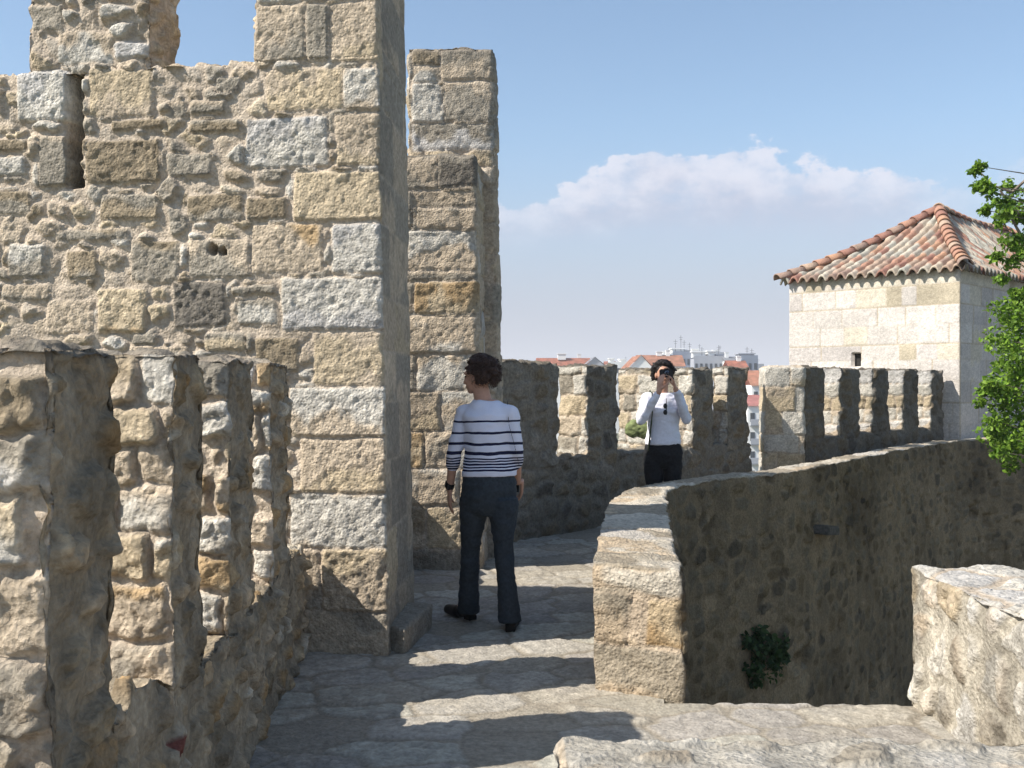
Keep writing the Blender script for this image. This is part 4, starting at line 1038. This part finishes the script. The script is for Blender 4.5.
def build_woman_one():
    O = Vector((-.14, 6.38, 0)); root = thing('person', 'woman seen from behind walking away, navy-striped white top, dark jeans, short curly brown hair', 'person', O)
    V = lambda x, y, z: Vector((x, 6.38+y, z))-O
    tw = R(14)
    # ---- body, one skin
    bm = bmesh.new()
    hc = V(-.212, .02, 1.548); Rm = head(bm, hc, R(62), R(-4), .98)
    cap(bm, V(-.175, .0, 1.38), hc+Vector((.01, -.01, -.04)), .056, .050)
    loft(bm, [(V(-.14, 0, z), rx, ry, tw) for z, rx, ry in ((.82, .10, .06), (.86, .12, .07), (.92, .12, .07), (1.06, .12, .085), (1.2, .13, .09), (1.32, .13, .08), (1.385, .07, .055), (1.41, .052, .05))])
    LS = V(-.296, .02, 1.325); LE = V(-.362, .0, 1.08); LW = V(-.392, .07, .845)
    RS = V(-.008, -.02, 1.325); RE = V(.026, -.01, 1.09); RW = V(.035, .14, .885)
    for S, E, W_ in ((LS, LE, LW), (RS, RE, RW)):
        cap(bm, S, E, .048, .036); cap(bm, E, W_, .036, .024)
    hand(bm, LW, (-.02, .10, -1), (1, .25, 0), .18, .45, -1); hand(bm, RW+Vector((.03, .03, .0)), (-.05, .35, -.8), (-1, 0, 0), .17, .6, 1)
    LH = V(-.235, .0, .82); LK = V(-.262, .05, .46); LA = V(-.278, .14, .09)
    RH = V(-.055, -.02, .82); RK = V(-.050, -.03, .45); RA = V(-.012, -.10, .09)
    for H_, K_, A_ in ((LH, LK, LA), (RH, RK, RA)): cap(bm, H_+Vector((0, 0, -.05)), K_, .060, .045); cap(bm, K_, A_, .046, .034)
    cap(bm, LA, V(-.37, .25, .05), .03, .02); cap(bm, RA, V(-.0, .06, .05), .03, .02)
    fuse('body', bm, M_SKIN, root, .0065, 3)
    eyes(Rm, root, M_EYE)
    # ---- top
    bm = bmesh.new()
    loft(bm, [(V(cx, 0, z), rx, ry, tw) for cx, z, rx, ry in ((-.142, .935, .176, .125), (-.142, .97, .172, .124), (-.143, 1.05, .152, .115), (-.145, 1.12, .147, .113), (-.15, 1.22, .156, .120), (-.152, 1.31, .162, .118), (-.155, 1.36, .128, .095), (-.16, 1.395, .098, .076), (-.165, 1.408, .08, .065))])
    for S, E, W_ in ((LS, LE, LW), (RS, RE, RW)):
        cap(bm, S, E, .056, .046); cap(bm, E, E.lerp(W_, .36), .046, .044)
        cap(bm, V(-.155, 0, 1.345), S, .062, .054)
    fuse('striped_top', bm, stripe_mat(), root, .008, 8, .009, 3, 12)
    # ---- trousers
    bm = bmesh.new()
    loft(bm, [(V(-.142, 0, z), rx, ry, tw) for z, rx, ry in ((.69, .11, .085), (.73, .16, .11), (.82, .178, .125), (.88, .176, .125), (.94, .165, .116), (.965, .160, .112))])
    for H_, K_, A_, hem in ((LH, LK, LA, .070), (RH, RK, RA, .078)):
        H2 = H_+Vector((0, 0, -.02)); loftp = []
        for t, r in ((0, .096), (.25, .092), (.5, .078), (.8, .066), (1, .062)):
            p = H2.lerp(K_, t); loftp.append((p, r*.98, r*1.02, 0))
        A2 = A_+Vector((0, -.01, -.035))
        for t, r in ((.3, .062), (.6, .066), (.85, .072), (1, hem)):
            p = K_.lerp(A2, t); loftp.append((p, r*.95, r*1.08, 0))
        loft(bm, loftp)
    fuse('jeans', bm, M_JEAN, root, .008, 5, .010, 6, 13)
    shoe('shoe', V(-.265, .12, .012), V(-.44, .33, .012), M_SHOE, root); shoe('shoe', V(-.008, -.14, .0), V(.02, .11, .0), M_SHOE, root)
    # ---- hair: curly mass of small locks
    hair(root, hc, R(62), M_HAIR, .125, 5)
    bm = bmesh.new(); cap(bm, LW+Vector((.0, -.006, .02)), LW+Vector((0, -.005, .034)), .031, .031, 1); fuse('wristwatch', bm, M_STRAP, root, .004, 1)
    # ---- shoulder strap and small bag, worn in front of the hip
    b = thing('shoulder_bag', 'small black bag on a thin strap worn by the woman in the striped top', 'bag', V(.05, .14, .86)+O)
    Vb = lambda x, y, z: Vector((x, 6.38+y, z))-b.location
    bm = bmesh.new(); ribbon(bm, [Vb(-.02, -.085, 1.26), Vb(-.028, -.035, 1.375), Vb(-.028, .03, 1.395), Vb(-.01, .09, 1.33), Vb(.03, .15, 1.1), Vb(.03, .26, .92)], .006); ribbon(bm, [Vb(-.02, -.088, 1.26), Vb(.018, -.075, 1.12), Vb(.045, .0, 1.0), Vb(.03, .24, .92)], .006)
    fuse('strap', bm, M_STRAP, b, .004, 1)
    bm = bmesh.new(); bmesh.ops.create_cube(bm, size=1, matrix=Matrix.Translation(Vb(.02, .27, .86)) @ Matrix.Diagonal((.05, .15, .13, 1))); bmesh.ops.bevel(bm, geom=bm.edges[:], offset=.015, segments=2, affect='EDGES')
    me = bpy.data.meshes.new('pouch'); bm.to_mesh(me); bm.free(); link('pouch', me, M_STRAP, b)
def hair(root, hc, yaw, mat, vol, seed, longer=0):
    rg = random.Random(seed); bm = bmesh.new(); Rm = Matrix.Translation(hc) @ Matrix.Rotation(yaw, 4, 'Z')
    bmesh.ops.create_uvsphere(bm, u_segments=20, v_segments=14, radius=1, matrix=Rm @ Matrix.Translation((0, -.034, .042)) @ Matrix.Diagonal((.088, .092, .082, 1)))
    for i in range(420):
        a = rg.uniform(0, 2*math.pi); el = rg.uniform(-.75, 1.5)
        d = Vector((math.cos(a)*math.cos(el), math.sin(a)*math.cos(el), math.sin(el)))
        if d.y > .42 and d.z < .68: continue           # keep the face free
        if d.y > .0 and d.z < .0 : continue
        p = Vector((0, -.028, .032))+Vector((d.x*.092, d.y*.098, d.z*.090))*rg.uniform(.9, 1.20)
        if el < -.3: p.z -= longer*rg.random()
        r = rg.uniform(.011, .020)
        q = p+Vector((rg.uniform(-1, 1), rg.uniform(-1, 1), rg.uniform(-1, .6)))*.02
        cap(bm, Rm @ p, Rm @ q, r, r*.55, 1, 6, 2)
    fuse('hair', bm, mat, root, .005, 1)
    V = []; Q = []
    for i in range(2600):
        a = rg.uniform(0, 2*math.pi); el = rg.uniform(-.8, 1.5)
        d = Vector((math.cos(a)*math.cos(el), math.sin(a)*math.cos(el), math.sin(el)))
        if d.y > .38 and d.z < .66: continue
        if d.y > .0 and d.z < .0: continue
        p = Vector((0, -.028, .032))+Vector((d.x*.092, d.y*.098, d.z*.090))*rg.uniform(.98, 1.16)
        t = d.cross(Vector((rg.gauss(0, 1), rg.gauss(0, 1), rg.gauss(0, 1)))).normalized(); rr = rg.uniform(.007, .014); b0 = len(V); w = .0011
        s_ = d.cross(t)
        for k in range(7):
            an = k*.75; q = p+t*math.sin(an)*rr+d*(1-math.cos(an))*rr*.9+s_*(.0045*k)+Vector((0, 0, -.0012*k))
            V += [Rm @ (q-s_*w), Rm @ (q+s_*w)]
            if k: Q.append((b0+2*k-2, b0+2*k-1, b0+2*k+1, b0+2*k))
    link('curls', mesh_np('curls', np.array([tuple(v) for v in V]), np.array(Q), None, False), mat, root)
build_woman_one()

def build_woman_two():
    Y0 = 9.9; O = Vector((1.45, Y0, 0)); root = thing('person', 'woman facing the viewer holding a camera to her eye, white long-sleeved top, black trousers', 'person', O)
    V = lambda x, y, z: Vector((x, Y0+y, z))-O
    bm = bmesh.new(); hc = V(1.462, -.02, 1.600); Rm = head(bm, hc, R(180), R(8), .98)
    cap(bm, V(1.452, 0, 1.42), hc+Vector((0, .01, -.04)), .054, .050)
    loft(bm, [(V(1.455, 0, z), rx, ry, 0) for z, rx, ry in ((.84, .12, .08), (.88, .14, .09), (.94, .14, .09), (1.08, .12, .085), (1.2, .13, .095), (1.33, .13, .08), (1.41, .07, .06), (1.44, .05, .048))])
    LS = V(1.305, .0, 1.375); LE = V(1.232, -.12, 1.165); LW = V(1.392, -.22, 1.440)
    RS = V(1.605, .0, 1.375); RE = V(1.668, -.10, 1.175); RW = V(1.548, -.215, 1.462)
    for S, E, W_ in ((LS, LE, LW), (RS, RE, RW)): cap(bm, S, E, .048, .037); cap(bm, E, W_, .037, .026)
    hand(bm, LW, (.12, .10, 1), (.6, .5, 0), .19, .35, -1, .2); hand(bm, RW, (-.30, .02, 1), (-1, .1, 0), .18, .8, -1)
    for s, x in ((-1, 1.375), (1, 1.545)):
        cap(bm, V(x, 0, .84), V(x-.005*s, -.01, .47), .070, .048); cap(bm, V(x-.005*s, -.01, .47), V(x, .02, .08), .05, .036); cap(bm, V(x, .02, .07), V(x+.02*s, -.14, .04), .03, .02)
    fuse('body', bm, M_SKIN, root, .0065, 3); eyes(Rm, root, M_EYE)
    bm = bmesh.new()
    loft(bm, [(V(1.46, 0, z), rx, ry, 0) for z, rx, ry in ((.925, .170, .125), (.96, .174, .126), (1.05, .158, .118), (1.13, .154, .118), (1.24, .168, .132), (1.32, .170, .122), (1.38, .145, .10), (1.415, .10, .078), (1.425, .07, .06))])
    for S, E, W_ in ((LS, LE, LW), (RS, RE, RW)):
        cap(bm, V(1.455, 0, 1.36), S, .062, .056); cap(bm, S, E, .058, .050); cap(bm, E, E.lerp(W_, .88), .050, .036)
    for s in (-1, 1): ell(bm, V(1.46+.065*s, -.085, 1.245), (.062, .05, .06))
    fuse('white_top', bm, M_WHITE, root, .008, 4, .010, 4, 12)
    bm = bmesh.new()
    loft(bm, [(V(1.46, 0, z), rx, ry, 0) for z, rx, ry in ((.70, .12, .085), (.75, .17, .11), (.84, .190, .13), (.9, .182, .126), (.95, .165, .115))])
    for s, x in ((-1, 1.37), (1, 1.55)):
        loft(bm, [(V(x+s*dx, dy, z), r, r*1.05, 0) for z, r, dx, dy in ((.82, .098, 0, 0), (.65, .092, .003, 0), (.48, .074, -.002, -.01), (.25, .066, 0, 0), (.05, .068, 0, .01))])
    fuse('trousers', bm, M_BLK2, root, .009, 3, .010, 8, 10)
    shoe('shoe', V(1.375, .05, 0), V(1.35, -.2, 0), M_SHOE, root); shoe('shoe', V(1.545, .05, 0), V(1.57, -.2, 0), M_SHOE, root)
    hair(root, hc, R(180), M_HAIR2, .12, 9, .03)
    # ---- camera
    cpos = V(1.466, -.165, 1.612)+O
    c = thing('camera', 'small black camera held up to the face of the woman in white', 'camera', cpos)
    bm = bmesh.new(); bmesh.ops.create_cube(bm, size=1, matrix=Matrix.Diagonal((.125, .050, .078, 1))); bmesh.ops.bevel(bm, geom=bm.edges[:], offset=.008, segments=2, affect='EDGES')
    bmesh.ops.create_cube(bm, size=1, matrix=Matrix.Translation((0, 0, .038)) @ Matrix.Diagonal((.04, .035, .02, 1)))
    me = bpy.data.meshes.new('camera_body'); bm.to_mesh(me); bm.free(); link('camera_body', me, M_CAMB, c)
    bm = bmesh.new(); cap(bm, (0, -.02, 0), (0, -.055, 0), .027, .025, 1, 16, 2); me = bpy.data.meshes.new('lens'); bm.to_mesh(me); bm.free(); link('lens', me, M_GLS, c)
    # ---- green shoulder bag
    b = thing('shoulder_bag', 'olive green canvas bag hanging from the shoulder of the woman in white', 'bag', V(1.235, .06, 1.02)+O)
    Vb = lambda x, y, z: Vector((x, Y0+y, z))-b.location
    bm = bmesh.new(); ell(bm, Vb(1.225, .07, 1.08), (.125, .075, .085)); ell(bm, Vb(1.19, .07, 1.055), (.085, .065, .065)); ell(bm, Vb(1.27, .06, 1.06), (.09, .07, .08))
    fuse('pouch', bm, M_GREEN, b, .008, 4, .014, 5, 16)
    bm = bmesh.new(); ribbon(bm, [Vb(1.335, -.10, 1.15), Vb(1.345, -.115, 1.30), Vb(1.345, -.06, 1.425), Vb(1.34, .03, 1.44), Vb(1.32, .11, 1.33), Vb(1.28, .12, 1.14)], .016)
    ribbon(bm, [Vb(1.335, -.10, 1.15), Vb(1.318, -.105, 1.0), Vb(1.31, -.06, .88)], .022)
    fuse('strap', bm, M_GRNS, b, .006, 1)
    s = thing('sunglasses', 'dark sunglasses hooked on the neckline of the white top', 'sunglasses', V(1.462, -.135, 1.27)+O)
    for sx in (-1, 1):
        bm = bmesh.new(); ell(bm, (0, 0, .03*sx), (.020, .006, .025), None, 14); me = bpy.data.meshes.new('lens'); bm.to_mesh(me); bm.free(); link('lens', me, M_CAMB, s)
    bm = bmesh.new(); cap(bm, (.012, 0, -.05), (.012, .01, .10), .004, .003, 1, 6, 2); me = bpy.data.meshes.new('frame'); bm.to_mesh(me); bm.free(); link('frame', me, M_CAMB, s)
build_woman_two()

# ================================================================== SKY, SUN, CAMERA
LD = Vector((1.0, .32, -1.0)).normalized()
el = math.asin(-LD.z); az = math.atan2(-LD.x, -LD.y)
w = bpy.data.worlds.new('World'); SC.world = w; w.use_nodes = True
nt = w.node_tree; N = nt.nodes; L = nt.links; bg = N['Background']
sky = N.new('ShaderNodeTexSky'); sky.sky_type = 'NISHITA'; sky.sun_disc = False; sky.sun_elevation = el; sky.sun_rotation = az
sky.air_density = 1.0; sky.dust_density = 1.2; sky.ozone_density = 1.5; sky.altitude = 100
tc = N.new('ShaderNodeTexCoord'); sp = N.new('ShaderNodeSeparateXYZ'); L.new(tc.outputs['Generated'], sp.inputs[0])
def math_(op, a, b=None, c=None):
    n = N.new('ShaderNodeMath'); n.operation = op
    for i, x in enumerate((a, b, c)):
        if x is None: continue
        if isinstance(x, (int, float)): n.inputs[i].default_value = x
        else: L.new(x, n.inputs[i])
    return n.outputs[0]
def mr_(src, a, b, c=0., d=1., smooth=True):
    n = N.new('ShaderNodeMapRange'); n.interpolation_type = 'SMOOTHSTEP' if smooth else 'LINEAR'
    n.inputs['From Min'].default_value = a; n.inputs['From Max'].default_value = b; n.inputs['To Min'].default_value = c; n.inputs['To Max'].default_value = d
    L.new(src, n.inputs['Value']); return n.outputs['Result']
azn = math_('ARCTAN2', sp.outputs['X'], sp.outputs['Y'])      # azimuth from the view axis
elv = math_('ARCSINE', sp.outputs['Z'])
cmb = N.new('ShaderNodeCombineXYZ'); L.new(azn, cmb.inputs[0]); L.new(math_('MULTIPLY', elv, 1.6), cmb.inputs[1])
def cn(sc, det, ro=.55, off=0.):
    n = N.new('ShaderNodeTexNoise'); n.inputs['Scale'].default_value = sc; n.inputs['Detail'].default_value = det; n.inputs['Roughness'].default_value = ro
    v = N.new('ShaderNodeVectorMath'); v.operation = 'ADD'; v.inputs[1].default_value = (off, off*.7, 0); L.new(cmb.outputs[0], v.inputs[0]); L.new(v.outputs[0], n.inputs['Vector']); return n.outputs['Fac']
n1 = cn(9, 5, .5, 3.1); n2 = cn(28, 6, .6, 1.0)
# cumulus bank low on the horizon: billowy upper rim, soft base
hump = math_('ADD', mr_(azn, -.02, .16, -.022, .022), mr_(azn, .27, .42, 0, -.034))
rim = math_('ADD', math_('ADD', math_('MULTIPLY', math_('SUBTRACT', n1, .5), .11), math_('MULTIPLY', math_('SUBTRACT', n2, .5), .065)), math_('ADD', hump, .200))
above = math_('SUBTRACT', rim, elv)
topm = mr_(above, .0, .008)
botm = mr_(math_('ADD', elv, math_('MULTIPLY', math_('SUBTRACT', n1, .5), .05)), .118, .190)
dens = math_('MULTIPLY', math_('MULTIPLY', topm, botm), mr_(n2, .25, .6, .6, 1))
side = math_('MULTIPLY', mr_(azn, -.4, -.02, .5, 1), mr_(azn, .46, .34, .25, 1))
cfac = math_('MULTIPLY', math_('MULTIPLY', dens, side), .80)
# milky haze towards the horizon
hz = mr_(elv, .26, .02, 0, .85)
hz2 = math_('MAXIMUM', hz, math_('MULTIPLY', mr_(above, .0, .05), .38))
gain = N.new('ShaderNodeVectorMath'); gain.operation = 'MULTIPLY'; gain.inputs[1].default_value = (.98, 1.10, 1.12); L.new(sky.outputs[0], gain.inputs[0])
SKY_H = (2.4, 2.42, 3.2)
m1 = N.new('ShaderNodeMix'); m1.data_type = 'RGBA'; L.new(hz2, m1.inputs['Factor']); L.new(gain.outputs[0], m1.inputs['A']); m1.inputs['B'].default_value = (*SKY_H, 1)
m2 = N.new('ShaderNodeMix'); m2.data_type = 'RGBA'; L.new(cfac, m2.inputs['Factor']); L.new(m1.outputs['Result'], m2.inputs['A']); mc = N.new('ShaderNodeMix'); mc.data_type = 'RGBA'; mc.inputs['A'].default_value = (3.2, 3.3, 4.2, 1); mc.inputs['B'].default_value = (5.3, 5.25, 5.8, 1)
L.new(mr_(math_('SUBTRACT', math_('MULTIPLY', n2, .9), math_('MULTIPLY', above, 4.5)), .12, .45), mc.inputs['Factor']); L.new(mc.outputs['Result'], m2.inputs['B'])
L.new(m2.outputs['Result'], bg.inputs['Color']); bg.inputs['Strength'].default_value = .108
sd = bpy.data.lights.new('sun', 'SUN'); sd.energy = 5.0; sd.angle = R(.53); sd.color = (1, .95, .87)
so = bpy.data.objects.new('sun', sd); COL.objects.link(so); so.rotation_euler = LD.to_track_quat('-Z', 'Y').to_euler(); so.location = (-20, -6, 20)
cd = bpy.data.cameras.new('camera'); co = bpy.data.objects.new('view_camera', cd); COL.objects.link(co)
co.location = (0, 0, CH); co.rotation_euler = (R(90), 0, 0); cd.lens = 36; cd.sensor_width = 36; cd.clip_start = .05; cd.clip_end = 9000; cd.shift_y = (YH-384)/1024
SC.camera = co
SC.view_settings.view_transform = 'Standard'; SC.view_settings.look = 'None'; SC.view_settings.exposure = 0.62; SC.view_settings.gamma = 1
SC.render.resolution_x = 1024; SC.render.resolution_y = 768
SC.render.engine = 'CYCLES'
# summer haze over the town
bm = bmesh.new(); bmesh.ops.create_cube(bm, size=1, matrix=Matrix.Translation((0, 1400, 30)) @ Matrix.Diagonal((6400, 9700, 145, 1)))
me = bpy.data.meshes.new('haze'); bm.to_mesh(me); bm.free(); hzo = bpy.data.objects.new('haze', me); COL.objects.link(hzo); hzo['kind'] = 'stuff'; hzo['label'] = 'pale summer haze in the air over the far town'
mh = bpy.data.materials.new('haze_air'); mh.use_nodes = True; nh = mh.node_tree; nh.nodes.clear()
vo = nh.nodes.new('ShaderNodeVolumePrincipled'); vo.inputs['Color'].default_value = (.97, .97, 1, 1); vo.inputs['Density'].default_value = .0006; vo.inputs['Anisotropy'].default_value = 0
ou = nh.nodes.new('ShaderNodeOutputMaterial'); nh.links.new(vo.outputs[0], ou.inputs['Volume']); me.materials.append(mh)
